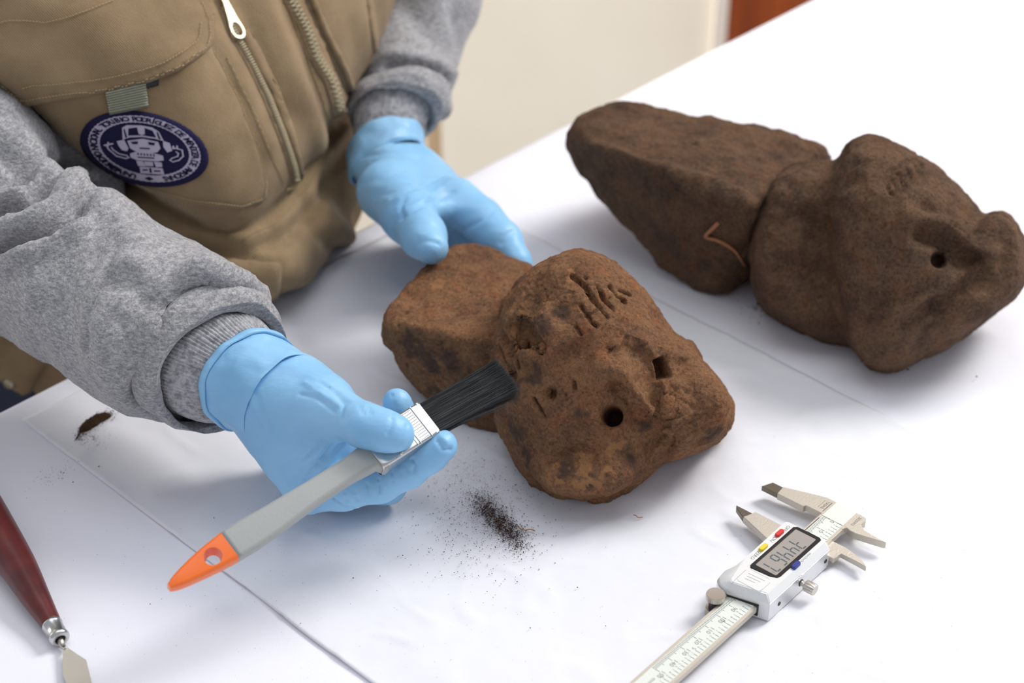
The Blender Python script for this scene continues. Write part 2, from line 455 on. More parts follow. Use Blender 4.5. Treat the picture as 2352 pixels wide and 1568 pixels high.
# ------------------------------------------------------------------ table, cloth, paper
def tb(s, t): return E0 + ed * s - en * t      # s along the far edge, t towards the camera
table = tag(empty('table', (*tb(.8, .5), 0)), 'long table hidden under the white tablecloth', 'table')
def tparent(o): o.parent = table; o.matrix_parent_inverse = Matrix.Translation(table.location).inverted(); return o
tparent(box('tabletop', tb(-.9, .006), tb(-.9, 1.5), tb(1.35, 1.5), tb(1.35, .006), T - .035, T - .004, M['lightwood'], bev=.002))
for s_ in (-.82, 1.27):
    for t_ in (.1, 1.4):
        tparent(box('leg', tb(s_, t_), tb(s_, t_ + .05), tb(s_ + .05, t_ + .05), tb(s_ + .05, t_), 0, T - .036, M['lightwood']))
# cloth: a grid over the top that folds down along the far edge
def cloth():
    V = []; F = []
    ss = np.linspace(-.93, 1.38, 180)
    ts = np.concatenate([np.linspace(-.30, -.006, 8), np.array([-.0045, -.002, 0.002]), np.linspace(.01, 1.53, 130)])
    for s in ss:
        for t in ts:
            if t < .002:
                p = tb(s, min(t, 0) * .0 - .002 + (.002 if t > -.004 else 0)); 
                out = 0.004 * math.sin(s * 22) * min(1, -t / .1) + 0.006 * min(1, -t / .2)
                p = tb(s, -max(0, out) - .001)
                z = T + min(0, t + .001)
            else:
                p = tb(s, t); z = T
            V.append((p[0], p[1], z))
    V = np.array(V); n = len(ts)
    top = V[:, 2] > T - .0005
    V[top, 2] += 0.0006 * fbm(V[top] * 1000, 90, 3)
    for i in range(len(ss) - 1):
        for j in range(n - 1): F.append((i * n + j, i * n + j + 1, (i + 1) * n + j + 1, (i + 1) * n + j))
    return mesh('tablecloth', V, F, M['cloth'])
tag(cloth(), 'white tablecloth covering the whole table, hanging over its far edge', 'tablecloth')
# sheet lying on the cloth: four corners on the table
Q = [Ph(50, 965, 0)[:2], Ph(1200, 1835, 0)[:2], Ph(3100, 1500, 0)[:2], Ph(1052, 456, 0)[:2]]
def sheet():
    n = 150; V = []; F = []
    for i in range(n + 1):
        for j in range(n + 1):
            a, b = i / n, j / n
            p = Q[0] * (1 - a) * (1 - b) + Q[1] * a * (1 - b) + Q[2] * a * b + Q[3] * (1 - a) * b
            q = np.array([p[0], p[1], 0.0])
            V.append(q)
    V = np.array(V)
    e = np.tile(np.linspace(0, 1, n + 1), n + 1); e2 = np.repeat(np.linspace(0, 1, n + 1), n + 1)
    V[:, :2] += 0.0025 * np.stack([fbm(V * 1000, 120, 2), fbm(V * 1000, 120, 2, off=5)], 1)
    lift = np.exp(-(e / .012) ** 2)
    z = 0.0009 + 0.0009 * fbm(V * 1000, 70, 3) * (1 - lift) 
    z += 0.0007 * np.maximum(0, 1 - np.abs(fbm(V * 1000, 60, 2, off=3)) * 12) + 0.0005 * lift + 0.0004 * np.exp(-((1 - e) / .012) ** 2)
    V[:, 2] = T + np.maximum(z - .0003, .0004) + .0003
    for i in range(n):
        for j in range(n):
            a = i * (n + 1) + j; F.append((a, a + n + 1, a + n + 2, a + 1))
    o = mesh('paper_sheet', V, F, M['sheet'])
    s = o.modifiers.new('s', 'SOLIDIFY'); s.thickness = .0004; s.offset = -1
    return o
tag(sheet(), 'large creased white paper sheet lying on the tablecloth under the nearer stone', 'paper sheet')

# ------------------------------------------------------------------ the nearer stone: tapering block with a carved head
def slices(outline, specs, c):
    """the same outline at several depths, shrunk about c"""
    P = []
    for d, k in specs:
        for (u, v) in outline: P.append(Pd(c[0] + (u - c[0]) * k, c[1] + (v - c[1]) * k, d))
    return P
def front_stone():
    face = [(1135, 790), (1142, 735), (1172, 665), (1248, 598), (1330, 574), (1375, 580), (1432, 620), (1500, 700), (1545, 775), (1590, 900),
            (1572, 985), (1530, 1052), (1500, 1075), (1420, 1138), (1310, 1156), (1262, 1135), (1212, 1100), (1166, 1030), (1146, 985), (1124, 880)]
    head = hull(slices(face, [(.868, .80), (.888, 1.0), (.955, .93)], (1350, 860)) + [Pd(1390, 800, .846), (Pd(1440, 900, .846)), Pd(1340, 980, .852), Pd(1300, 760, .858)], .004, .0008)
    chin = [(1500, 745), (1560, 768), (1598, 795), (1628, 850), (1650, 905), (1688, 945), (1672, 990), (1630, 1015), (1590, 1040), (1535, 1052), (1500, 1000)]
    nose = hull(slices(chin, [(.868, .86), (.885, 1.0), (.935, .90)], (1570, 905)), .005)
    nose2 = hull(slices([(1600, 880), (1650, 890), (1692, 935), (1692, 960), (1668, 995), (1610, 1018), (1560, 1048), (1530, 1045), (1540, 960)], [(.880, .9), (.895, 1.0), (.93, .9)], (1610, 960)), .004)
    lip = hull(slices([(1200, 1060), (1290, 1020), (1420, 1030), (1500, 1040), (1480, 1090), (1420, 1142), (1310, 1160), (1255, 1135)], [(.862, .85), (.88, 1.0), (.93, .95)], (1350, 1090)), .005)
    t = .056
    back = [(876, 752), (918, 690), (922, 655), (952, 632), (1032, 570), (1075, 557), (1112, 562), (1160, 592), (1222, 612), (1262, 650)]
    pts = []
    for (u, v) in back:
        p = Ph(u, v, t if (u, v) != (876, 752) else .050); pts.append(p); pts.append(np.array([p[0] + (.034 if u < 960 else .01), p[1] - (.0 if u < 960 else .006), T]))
    for (u, v, h) in [(925, 738, .0565), (1022, 756, .056), (1140, 790, .056), (895, 812, .030), (938, 884, .008), (1012, 938, .001), (1112, 988, .001), (1250, 1000, .001), (1250, 800, .05)]:
        pts.append(Ph(u, v, h))
    block = hull(pts, .0022, .0014)
    S = Surf(floor_cut(union([union([head, nose, nose2, lip], .007), block], .003), T + .0006), .00088, 3)
    # broad relief
    S.noise(55, 3.6, 3, 2.0); S.refresh(); S.noise(24, 2.2, 3, 14.0, ridge=True); S.refresh()
    # brow ridge, nose ridge, the broken facet between the eyes
    S.stroke([(1385, 742), (1445, 738), (1500, 790)], 9, 2.8); S.bvh()
    S.stroke([(1380, 842), (1402, 856), (1425, 862)], 6.5, 6.5); S.bvh()
    S.stroke([(1405, 800), (1430, 770), (1480, 790), (1515, 860), (1530, 930)], 3.5, 3.6); S.bvh()
    S.stroke([(1455, 810), (1480, 860), (1500, 905)], 8, -1.8, 3); S.bvh()
    S.stroke([(1425, 858), (1452, 900), (1490, 944)], 3.0, 4.6); S.bvh()
    S.stroke([(1412, 892), (1440, 925), (1474, 962)], 6.0, -5.2); S.bvh(); S.spot(1402, 802, 3.0, -4.0); S.bvh(); S.stroke([(1182, 752), (1212, 775), (1240, 802)], 4.5, -6.0); S.bvh(); S.stroke([(1200, 800), (1235, 818), (1270, 815)], 4, 2.2); S.bvh(); S.stroke([(1150, 760), (1156, 800), (1170, 850)], 3, -3.5); S.bvh()
    # band under the engraved forehead
    S.stroke([(1190, 848), (1260, 828), (1330, 800), (1390, 742), (1450, 690)], 5, -1.6); S.bvh()
    S.stroke([(1180, 825), (1250, 806), (1320, 778), (1375, 730)], 6, 1.7); S.bvh()
    # hollows of the worn crown
    for (u, v, r, d) in [(1215, 700, 10, -3.6), (1260, 660, 9, -3.2), (1285, 700, 8, -2.6), (1205, 770, 11, -4.2), (1190, 650, 7, -2), (1325, 640, 7, -2.4),
                         (1240, 640, 5, -2), (1165, 790, 8, -2.6), (1180, 735, 9, 2.0), (1250, 735, 8, 2.0), (1300, 610, 10, 1.6), (1560, 985, 11, 2.4), (1600, 900, 13, 3.0), (1645, 930, 10, 2.4),
                         (1545, 950, 9, 3.4), (1425, 1100, 12, 2.2), (1290, 1105, 10, 2.0), (1500, 1010, 7, -2.6), (1350, 930, 11, 1.0), (1250, 960, 20, 1.2), (1020, 640, 16, 1.5), (960, 690, 9, -1.5), (1010, 812, 18, 1.4), (1595, 800, 8, 1.6), (1570, 840, 7, -2.2)]:
        S.spot(u, v, r, d * 1.35, 2.4, 2.5)
    S.refresh(); S.bvh()
    for pl, wd, dp in [([(1195, 792), (1222, 796), (1245, 802)], 2.4, -4.2), ([(1228, 645), (1236, 672), (1228, 690)], 1.8, -1.6), ([(1143, 800), (1160, 845), (1178, 862)], 2.2, -4.0), 
                       ([(1168, 838), (1178, 875)], 2.5, -2.5), ([(1262, 1060), (1290, 1042), (1330, 1030), (1362, 1035)], 1.6, -1.8), ([(1490, 955), (1530, 980), (1548, 1000), (1530, 1040)], 3.0, -3.5),
                       ([(1340, 1150), (1400, 1140), (1450, 1118)], 2, -1.5), ([(1500, 1010), (1550, 990), (1610, 960), (1640, 940)], 1.6, -1.4), ([(1530, 1025), (1600, 985), (1665, 960)], 1.5, -1.2), ([(1505, 950), (1512, 1000), (1490, 1050)], 2, -1.6),
                       ([(885, 760), (930, 745), (1000, 768), (1060, 770), (1120, 768)], 3.5, 1.3), ([(1540, 775), (1560, 800)], 1.5, -1.2), ([(1212, 1090), (1235, 1112), (1262, 1140)], 2, -1.5), ([(1120, 800), (1128, 880), (1146, 960)], 3, -2.5)]:
        S.stroke(pl, wd, dp, 2, 0.6)
    S.refresh(); S.noise(13, 1.9, 4, 9.0); S.noise(4.5, .5, 3, 1.0, ridge=True); S.refresh(); S.bvh()
    # engraved marks
    for pl, wd, dp in [([(1314, 634), (1330, 645), (1342, 656), (1359, 682), (1375, 705), (1396, 727)], 1.25, -4.6), ([(1372, 654), (1380, 672), (1386, 688), (1398, 700), (1410, 710)], 1.05, -4.2),
                       ([(1401, 658), (1418, 678), (1435, 692)], 1.15, -4.2), ([(1424, 665), (1446, 676)], 1.1, -3.8), ([(1333, 701), (1347, 722), (1358, 738), (1371, 749)], 1.0, -3.8),
                       ([(1320, 746), (1334, 767)], 1.0, -3.2), ([(1355, 722), (1370, 712)], .7, -1.6), ([(1393, 690), (1402, 682)], .7, -1.6), ([(1226, 915), (1237, 932), (1250, 957)], .8, -2.6),
                       ([(1318, 878), (1320, 892)], 1.0, -3.0), ([(1300, 905), (1302, 918)], .6, -1.2), ([(1186, 820), (1192, 845)], .8, -2)]:
        S.stroke(pl, wd, dp, 3, .25)
    S.refresh(); S.bvh()
    S.spot(1262, 903, 3.2, -7, 3, .6); S.spot(1253, 905, 2.0, -3, 3, .6); S.spot(935, 838, 1.4, -2.5, 3); S.spot(932, 718, 1.5, -2, 3); S.spot(1345, 638, 1.2, -2); S.spot(1365, 1055, 3, -1.0)
    cut = []
    # eye hole bored into the face and the square socket on the far cheek: true recesses
    c, _ = S.hit(1403, 951); n = _dirn(1403, 951, .10, .12)
    a = S.V - c; tt = a @ n; rr = np.linalg.norm(a - tt[:, None] * n, axis=1) * 1000
    S.V = S.V + n * (0.030 * (1 / (1 + np.exp((rr - 5.0) / .26))) * (np.abs(tt) < .03))[:, None] + n * (0.0030 * np.exp(-(np.maximum(rr - 4, 0) / 3.6) ** 2))[:, None]
    c, _ = S.hit(1522, 846); n = _dirn(1522, 846, -.35, .0)
    ax = Pd(1528, 868, .88) - Pd(1516, 826, .88); ax /= np.linalg.norm(ax); bx = np.cross(n, ax); bx /= np.linalg.norm(bx)
    a = S.V - c; p, q = np.abs(a @ ax) * 1000, np.abs(a @ bx) * 1000
    mk = (1 / (1 + np.exp((p - 5.4) / .3))) * (1 / (1 + np.exp((q - 3.3) / .3))) * (np.abs(a @ n) < .02)
    S.V = S.V + n * (0.015 * mk)[:, None]
    return S
def _dirn(u, v, du, dv):
    n = FV + RV * ((u - 1176) / FP + du) - UV * ((v - 784) / FP + dv); return n / np.linalg.norm(n)
#SPLIT
stone_a = front_stone()
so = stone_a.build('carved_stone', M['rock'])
stone_a.bvh()
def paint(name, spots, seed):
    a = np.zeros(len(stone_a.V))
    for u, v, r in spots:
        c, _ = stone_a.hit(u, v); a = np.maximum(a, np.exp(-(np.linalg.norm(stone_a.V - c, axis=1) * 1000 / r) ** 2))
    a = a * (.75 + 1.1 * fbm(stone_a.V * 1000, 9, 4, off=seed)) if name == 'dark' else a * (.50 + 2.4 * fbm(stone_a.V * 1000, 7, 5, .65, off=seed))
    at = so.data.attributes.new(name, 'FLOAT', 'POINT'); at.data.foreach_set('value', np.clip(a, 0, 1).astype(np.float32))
paint('stain', [(1262, 1098, 10), (1285, 1145, 9), (1338, 1062, 9), (1395, 1095, 10), (1405, 1028, 8), (1160, 996, 4), (1332, 1110, 8), (1010, 655, 8), (1200, 760, 9), (1190, 700, 9), (1300, 620, 9), (1230, 610, 7)], 3)
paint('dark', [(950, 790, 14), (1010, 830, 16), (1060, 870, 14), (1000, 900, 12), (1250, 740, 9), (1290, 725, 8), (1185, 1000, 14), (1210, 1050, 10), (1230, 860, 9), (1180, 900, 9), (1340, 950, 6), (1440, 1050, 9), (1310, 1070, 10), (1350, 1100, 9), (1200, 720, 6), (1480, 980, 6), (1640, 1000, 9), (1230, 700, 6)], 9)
tag(so, 'nearer red-brown carved stone face with round eye hole, touched by the brush', 'stone sculpture')

# ------------------------------------------------------------------ the farther sculpture, broken in two
def rear_head():
    face = [(1920, 420), (1925, 365), (1958, 318), (2000, 306), (2062, 324), (2105, 352), (2182, 404), (2248, 486), (2285, 545), (2290, 640),
            (2262, 722), (2182, 762), (2150, 800), (2085, 840), (2012, 850), (1962, 800), (1925, 745), (1905, 640), (1900, 520)]
    head = hull(slices(face, [(.948, .82), (.968, 1.0), (1.04, .92)], (2090, 580)) + [Pd(2110, 560, .925), Pd(2080, 660, .93)], .004, .0018)
    side = [(2235, 545), (2272, 494), (2300, 488), (2344, 538), (2362, 600), (2356, 640), (2330, 660), (2300, 700), (2252, 738), (2180, 765), (2150, 700)]
    nose = hull(slices(side, [(.945, .88), (.96, 1.0), (1.01, .92)], (2260, 620)), .0035, .002)
    neck = [(1738, 640), (1726, 560), (1740, 480), (1768, 424), (1806, 390), (1852, 373), (1905, 374), (1990, 420), (1990, 700), (1990, 800), (1950, 800), (1902, 762), (1800, 742), (1745, 700)]
    global NECK
    nk = NECK = hull(slices(neck, [(.985, .86), (1.005, 1.0), (1.07, .9)], (1880, 580)), .004, .0012)
    S = Surf(floor_cut(union([head, nose, nk], .006), T + .0006), .0014, 3)
    S.noise(50, 3.0, 3, 21.0); S.refresh(); S.noise(24, 2.4, 3, 5.0, ridge=True); S.refresh(); S.bvh()
    S.stroke([(1925, 350), (1905, 440), (1898, 540), (1902, 640), (1930, 760)], 9, -4.5); S.bvh()
    S.stroke([(2100, 500), (2165, 515), (2215, 560), (2262, 585)], 6, 5.5); S.bvh()
    S.stroke([(2120, 540), (2165, 555), (2210, 590), (2240, 610)], 6, -8); S.bvh()
    S.stroke([(2040, 720), (2100, 695), (2170, 655), (2240, 610), (2290, 580)], 3.5, 3.6); S.bvh(); S.stroke([(2080, 745), (2150, 700), (2220, 650)], 5, -3.5); S.bvh()
    S.stroke([(1990, 700), (2060, 660), (2120, 650)], 9, -2.0)
    S.stroke([(1960, 500), (2000, 560), (2010, 640)], 12, 1.6)
    for (u, v, r, d) in [(2250, 700, 9, 2.5), (2060, 770, 14, 2.5), (2310, 580, 8, -2.5), (2130, 480, 7, -2.5), (2030, 560, 12, -2), (1830, 470, 14, 2), (1810, 620, 16, 1.5), (2200, 660, 10, 1.8)]:
        S.spot(u, v, r, d, 2.4, 1)
    S.refresh(); S.bvh()
    # the engraved cartouche: an oval with bars
    for pl, wd, dp in [([(2036, 430), (2042, 405), (2060, 385), (2085, 368), (2105, 365), (2118, 378), (2112, 398), (2095, 420), (2070, 440), (2048, 448), (2036, 430)], 1.2, -2.2),
                       ([(2050, 410), (2062, 440)], 1.2, -2.6), ([(2066, 398), (2078, 430)], 1.2, -2.6), ([(2084, 382), (2096, 412)], 1.2, -2.6), ([(2060, 412), (2092, 400)], 1.0, -1.6), ([(2100, 372), (2108, 392)], 1.0, -2),
                       ([(1985, 480), (2000, 520)], 1, -.8), ([(2175, 500), (2230, 545)], 1.4, -2)]:
        S.stroke(pl, wd, dp, 3, .3)
    S.refresh(); S.noise(16, 1.4, 4, 31.0); S.noise(5, .4, 3, 4.0, ridge=True); S.refresh(); S.bvh()
    c, _ = S.hit(2156, 596); n = _dirn(2156, 596, -.1, .1); a = S.V - c; tt = a @ n
    rr = np.linalg.norm(a - tt[:, None] * n, axis=1) * 1000
    S.V = S.V + n * (0.016 * (1 / (1 + np.exp((rr - 4.3) / .4))) * (np.abs(tt) < .03))[:, None]
    return S
rh = rear_head()
tag(rh.build('carved_stone', M['rock2']), 'farther dark carved stone face with engraved oval of bars, right of the crack', 'stone sculpture', 'broken stone sculpture')
def gap(f, g, k):
    """f with g pressed out of it"""
    def h(P): return -smin(-f(P), g(P), k)
    h.lo = f.lo; h.hi = f.hi
    return h
def grow(g, r):
    def h(P): return g(P) - r
    h.lo = g.lo; h.hi = g.hi
    return h
def rear_tenon():
    P = []
    top = [(1303, 300, .075), (1332, 262, .085), (1402, 235, .082), (1432, 233, .080), (1562, 255, .080), (1700, 285, .080), (1842, 316, .078), (1890, 342, .070), (1898, 366, .060)]
    for u, v, h in top: P.append(Ph(u, v, h))
    for u, v, h in [(1380, 340, .082), (1520, 380, .084), (1640, 440, .084), (1722, 470, .080), (1800, 405, .076)]: P.append(Ph(u, v, h))
    for u, v, h in [(1306, 352, .062), (1338, 406, .050), (1392, 440, .042), (1424, 482, .034), (1452, 545, .022), (1502, 602, .010), (1570, 655, .002), (1622, 672, .001), (1690, 668, .001), (1722, 640, .004), (1712, 560, .03)]: P.append(Ph(u, v, h))
    for u, v, h in [(1900, 400, .02), (1840, 430, 0), (1600, 330, .03), (1480, 330, .04)]: P.append(Ph(u, v, h))
    S = Surf(floor_cut(gap(hull(P, .0026, .0022), grow(NECK, .0012), .001), T + .0006), .0015, 3)
    S.noise(60, 4.0, 3, 41.0); S.refresh(); S.noise(26, 2.4, 3, 6.0, ridge=True); S.refresh(); S.bvh()
    S.stroke([(1340, 330), (1420, 345), (1520, 385), (1640, 420), (1720, 460)], 4, 2.6); S.bvh()
    S.stroke([(1440, 360), (1450, 440), (1480, 540)], 16, -2.5); S.stroke([(1600, 420), (1640, 500), (1680, 600)], 16, 2.0)
    for (u, v, r, d) in [(1596, 330, 2.6, -5), (1460, 256, 2.2, -3.0), (1350, 420, 7, -3.5), (1390, 455, 5, 2), (1430, 500, 5, 2.2), (1330, 380, 6, -2), (1640, 650, 8, 2), (1540, 600, 9, -2), (1370, 290, 10, 2), (1720, 357, 2.5, -1.5), (1380, 310, 7, -2.5)]:
        S.spot(u, v, r, d, 2.4, 1)
    S.refresh(); S.noise(17, 2.0, 4, 51.0); S.noise(5, .4, 3, 8.0, ridge=True); S.bvh()
    return S
rt = rear_tenon()
tag(rt.build('stone_wedge', M['rock2']), 'long dark wedge-shaped stone, left piece of the broken pair, with a twig at the crack', 'stone sculpture', 'broken stone sculpture')

# ------------------------------------------------------------------ the person
ploc = np.append(tb(.30, -.22), 0)
person = tag(empty('person', ploc), 'person in khaki vest, grey sweatshirt and blue gloves brushing the nearer stone', 'person')
PINV = Matrix.Translation(person.location).inverted()
def under(o, par=None):
    """parent under the person (or under one of its parts) keeping the world place"""
    o.parent = par if par is not None else person
    if par is None: o.matrix_parent_inverse = PINV
    else: o.matrix_parent_inverse = Matrix.Identity(4)
    return o
def outline_hull(front, c, back=.20, kb=.9, k=.01, dfn=None):
    P = [Pd(*p) for p in front]
    for (u, v, d) in front: P.append(Pd(c[0] + (u - c[0]) * kb, c[1] + (v - c[1]) * kb, d + back))
    return hull(P, k)
v1 = outline_hull([(-160, 60, .94), (-60, -330, .97), (300, -380, 1.0), (700, -380, 1.05), (965, -330, 1.09), (945, 0, 1.080), (912, 70, 1.072), (878, 160, 1.066), (840, 250, 1.062),
    (800, 305, 1.07), (745, 378, 1.045), (700, 460, 1.015), (630, 528, .985), (545, 566, .975), (430, 520, .965), (330, 440, .952), (200, 388, .945), (105, 325, .935), (42, 235, .925), (-10, 110, .92),
    (300, 110, .918), (320, 330, .940), (560, 400, .958), (600, 100, .972), (760, 150, 1.022), (450, 460, .952)], (420, 100), .19, .92, .008)
v2 = outline_hull([(250, 430, .99), (280, 540, .985), (360, 600, .98), (500, 680, .985), (600, 726, .988), (628, 724, .99), (668, 694, 1.0), (746, 648, 1.012), (792, 592, 1.03), (845, 535, 1.06), (876, 508, 1.08),
    (872, 430, 1.10), (850, 350, 1.13), (862, 255, 1.15), (820, 300, 1.11), (770, 300, 1.105), (800, 230, 1.13), (640, 560, .985), (560, 600, .976), (500, 500, .985)], (560, 420), .16, .95, .010)
v3 = outline_hull([(-220, 560, 1.05), (300, 560, 1.03), (340, 760, 1.04), (225, 905, 1.045), (160, 950, 1.05), (60, 925, 1.05), (-30, 885, 1.05), (-220, 880, 1.06), (120, 790, 1.025)], (60, 700), .16, .95, .012)
def clear_table(g, m=.004):
    """keep the cloth of the clothes off the table slab"""
    def f(P):
        t = -((P[:, :2] - E0) @ en)
        slab = np.maximum(np.maximum(P[:, 2] - T - m, (T - .45) - P[:, 2]), -t - .016)
        return np.maximum(g(P), -slab)
    f.lo = g.lo; f.hi = g.hi
    return f
V = Surf(clear_table(union([v1, v2, v3], .006)), .0034, 3)
V.noise(120, 5, 3, 3); V.refresh(); V.bvh()
# folds and seams of the vest
for pl, wd, dp in [([(800, 300), (748, 368), (705, 452), (640, 520), (560, 556), (440, 528), (330, 462), (210, 402)], 6, 4.0),
                   ([(835, 300), (760, 390), (722, 470), (650, 545), (560, 580), (440, 556)], 6, -6.0),
                   ([(700, 470), (735, 540), (790, 590)], 7, -5.0), ([(760, 420), (800, 480), (850, 520)], 9, -5.0), ([(735, 455), (775, 520), (815, 560)], 8, 4),
                   ([(560, 560), (640, 600), (700, 640)], 10, 4), ([(360, 545), (450, 575), (560, 600), (645, 603)], 3, -3.0),
                   ([(600, -20), (650, 100), (700, 230), (735, 340)], 9, 4.5), ([(640, -20), (690, 100), (735, 220), (760, 300)], 6, -3), ([(500, 90), (560, 200), (610, 330)], 8, 3.5), ([(560, 20), (620, 160), (660, 270)], 5, -3.0),
                   ([(706, 0), (745, 80), (800, 210), (815, 262)], 2.5, -3.5), ([(820, 0), (850, 120)], 12, 4), ([(150, 260), (260, 330), (330, 400)], 14, -2), ([(420, 180), (470, 300), (500, 430)], 18, 3.5), ([(60, -40), (200, 20), (420, 60)], 20, 4),
                   ([(132, 785), (95, 850), (62, 912)], 2.0, -2.5), ([(40, 740), (20, 800), (-10, 860)], 5, -2.5), ([(0, 780), (60, 800)], 10, 2)]:
    V.stroke(pl, wd, dp, 2, 1.5)
V.refresh(); V.noise(26, .9, 3, 77); V.refresh(); V.bvh()
vest = under(V.build('vest', M['vest'])); tag(vest, 'khaki twill field vest')

def drape(name, poly, surf, thick, mat, parent, step=9, edge=2.5, lift=0.0, bulge=None, mm=True, smooth=True, skirt=None):
    """a piece of cloth cut to a pixel outline and laid on the surface; thickness in mm, rounded at the rim"""
    # resample the outline
    B = []
    n = len(poly)
    for i in range(n):
        a, b = np.array(poly[i], float), np.array(poly[(i + 1) % n], float); m = max(1, int(np.linalg.norm(b - a) / step))
        for j in range(m): B.append(a + (b - a) * j / m)
    B = np.array(B); nb = len(B)
    def inside(p):
        x, y = p; c = False
        for i in range(nb):
            x1, y1 = B[i]; x2, y2 = B[i - 1]
            if (y1 > y) != (y2 > y) and x < (x2 - x1) * (y - y1) / (y2 - y1) + x1: c = not c
        return c
    def bd(p): 
        a = B; b = np.roll(B, -1, 0); ab = b - a
        t = np.clip(((p - a) * ab).sum(1) / np.maximum((ab * ab).sum(1), 1e-9), 0, 1)
        return np.linalg.norm(p - a - t[:, None] * ab, axis=1).min()
    I = []
    lo, hi = B.min(0), B.max(0)
    # a ring close to the rim keeps the edge crisp
    for y in np.arange(lo[1], hi[1], step * .87):
        for x in np.arange(lo[0], hi[0], step):
            q = np.array([x + (step / 2 if int((y - lo[1]) / (step * .87)) % 2 else 0), y])
            if inside(q) and bd(q) > step * .55: I.append(q)
    pts = [Vector(p) for p in B] + [Vector(p) for p in I]
    r = delaunay_2d_cdt(pts, [], [list(range(nb))], 1, 1e-6)
    P2 = np.array([list(p) for p in r[0]]); tris = [list(f) for f in r[2]]
    orig = r[3]
    top = []; nr = []
    mmpx = None
    for p in P2:
        h, nn = surf.hit(*p); d = (h - CAM) @ FV; 
        dist = bd(p) * d / FP * 1000
        t = thick * min(1.0, (dist / edge)) ** .5 if dist < edge else thick
        t = thick * .35 + t * .65
        if bulge: t += bulge(p, dist)
        if nn @ (CAM - h) < 0: nn = -nn
        top.append(h + nn * (t + lift) / 1000); nr.append((h, nn))
    nv = len(top); Vt = list(top); Ft = []
    for f in tris:
        a, b, c = [top[i] for i in f[:3]]
        n_ = np.cross(b - a, c - a)
        Ft.append(f if n_ @ (CAM - a) > 0 else f[::-1])
    # skirt down to the surface along the rim
    ec = {}
    for f in Ft:
        for i in range(len(f)):
            e = (f[i], f[(i + 1) % len(f)]); ec[e] = 1
    rim = [e for e in ec if (e[1], e[0]) not in ec]
    low = {}
    for e in rim:
        for i in e:
            if i not in low:
                low[i] = len(Vt); h, nn = nr[i]; Vt.append(h + nn * (lift - (.8 if skirt is None else skirt)) / 1000)
    for a, b in rim: Ft.append([b, a, low[a], low[b]])
    o = mesh(name, Vt, Ft, mat, None, smooth)
    if parent is not None: o.parent = parent
    return o
def stitches(name, lines, surf, mat, parent, step=9, lift=1.2, r=.35):
    """short raised thread stitches along pixel lines"""
    Vv = []; Ff = []
    for L in lines:
        acc = []
        for i in range(len(L) - 1):
            a, b = np.array(L[i], float), np.array(L[i + 1], float); m = max(1, int(np.linalg.norm(b - a) / step))
            for j in range(m): acc.append((a + (b - a) * (j + .12) / m, a + (b - a) * (j + .82) / m))
        for p, q in acc:
            h0, n0 = surf.hit(*p); h1, n1 = surf.hit(*q)
            if np.linalg.norm(h1 - h0) > .01: continue
            if n0 @ (CAM - h0) < 0: n0 = -n0
            a = h0 + n0 * lift / 1000; b = h1 + n0 * lift / 1000
            d = b - a; d /= max(np.linalg.norm(d), 1e-9); s = np.cross(d, n0) * r / 1000; k = len(Vv)
            mid = (a + b) / 2 + n0 * r / 1000
            Vv += [a - s, a + s, b + s, b - s, mid - s * .8, mid + s * .8, a - n0 * .0006, b - n0 * .0006]
            Ff += [(k, k + 4, k + 5, k + 1), (k + 4, k + 3, k + 2, k + 5), (k, k + 6, k + 7, k + 3), (k, k + 3, k + 4), (k + 1, k + 5, k + 2), (k + 1, k + 2, k + 7, k + 6)]
    o = mesh(name, Vv, Ff, mat, None); o.parent = parent; o['kind'] = 'stuff'
    return o
pouch = drape('pocket_pouch', [(44, 215), (51, 238), (80, 285), (116, 328), (204, 391), (323, 432), (442, 467), (520, 479), (558, 480), (598, 470), (612, 455), (616, 418), (592, 340), (566, 275), (544, 221), (515, 165), (490, 116), (478, 60), (470, -40), (-20, -40), (-20, 130)],
              V, 2.6, M['vest'], vest, step=10, bulge=lambda p, d: 1.2 * math.sin(p[0] * .02 + p[1] * .013))
class Skin2:  # surface that follows another mesh object
    def __init__(s, o):
        me = o.data; Vx = np.empty(len(me.vertices) * 3, np.float32); me.vertices.foreach_get('co', Vx); s.V = Vx.reshape(-1, 3).astype(float)
        s.F = [tuple(p.vertices) for p in me.polygons]
        s.tree = BVHTree.FromPolygons([tuple(p) for p in s.V.tolist()], s.F)
    hit = Surf.hit
VP = Skin2(pouch)
class Multi:
    def __init__(s, *t): s.t = t
    def hit(s, u, v):
        o, d = ray(u, v); best = None
        for x in s.t:
            h = x.tree.ray_cast(o, d)
            if h[0] is not None and (best is None or h[3] < best[3]): best = h
        return (np.array(best[0]), np.array(best[1])) if best else s.t[0].hit(u, v)
VM = Multi(V, VP)
flap_poly = [(-60, -60), (180, -5), (240, -40), (440, -40), (476, 12), (488, 44), (491, 85), (484, 108), (470, 122), (408, 163), (365, 180), (333, 191), (270, 206), (211, 218), (120, 228), (60, 238), (44, 237), (0, 200), (-60, 150)]
flap = drape('pocket_flap', flap_poly, VM, 3.4, M['vest'], vest, step=9, edge=3, lift=.8,
             bulge=lambda p, d: 0.9 * math.exp(-((d - 1.6) / 1.1) ** 2) - .7 * math.exp(-((d - 5.0) / 1.3) ** 2) + 1.4 * math.sin(p[0] * .017 - p[1] * .03))
VF = Skin2(flap); VM2 = Multi(V, VP, VF)
side = drape('side_pocket_flap', [(355, 556), (450, 580), (560, 600), (644, 602), (646, 612), (640, 680), (634, 722), (618, 735), (560, 735), (420, 680), (330, 600)], V, 2.6, M['vest'], vest, step=12, lift=.8)
hipflap = drape('hip_pocket_flap', [(-60, 760), (60, 740), (138, 780), (110, 830), (64, 908), (56, 906), (20, 886), (-60, 865)], V, 3.0, M['vest'], vest, step=12, lift=.8)
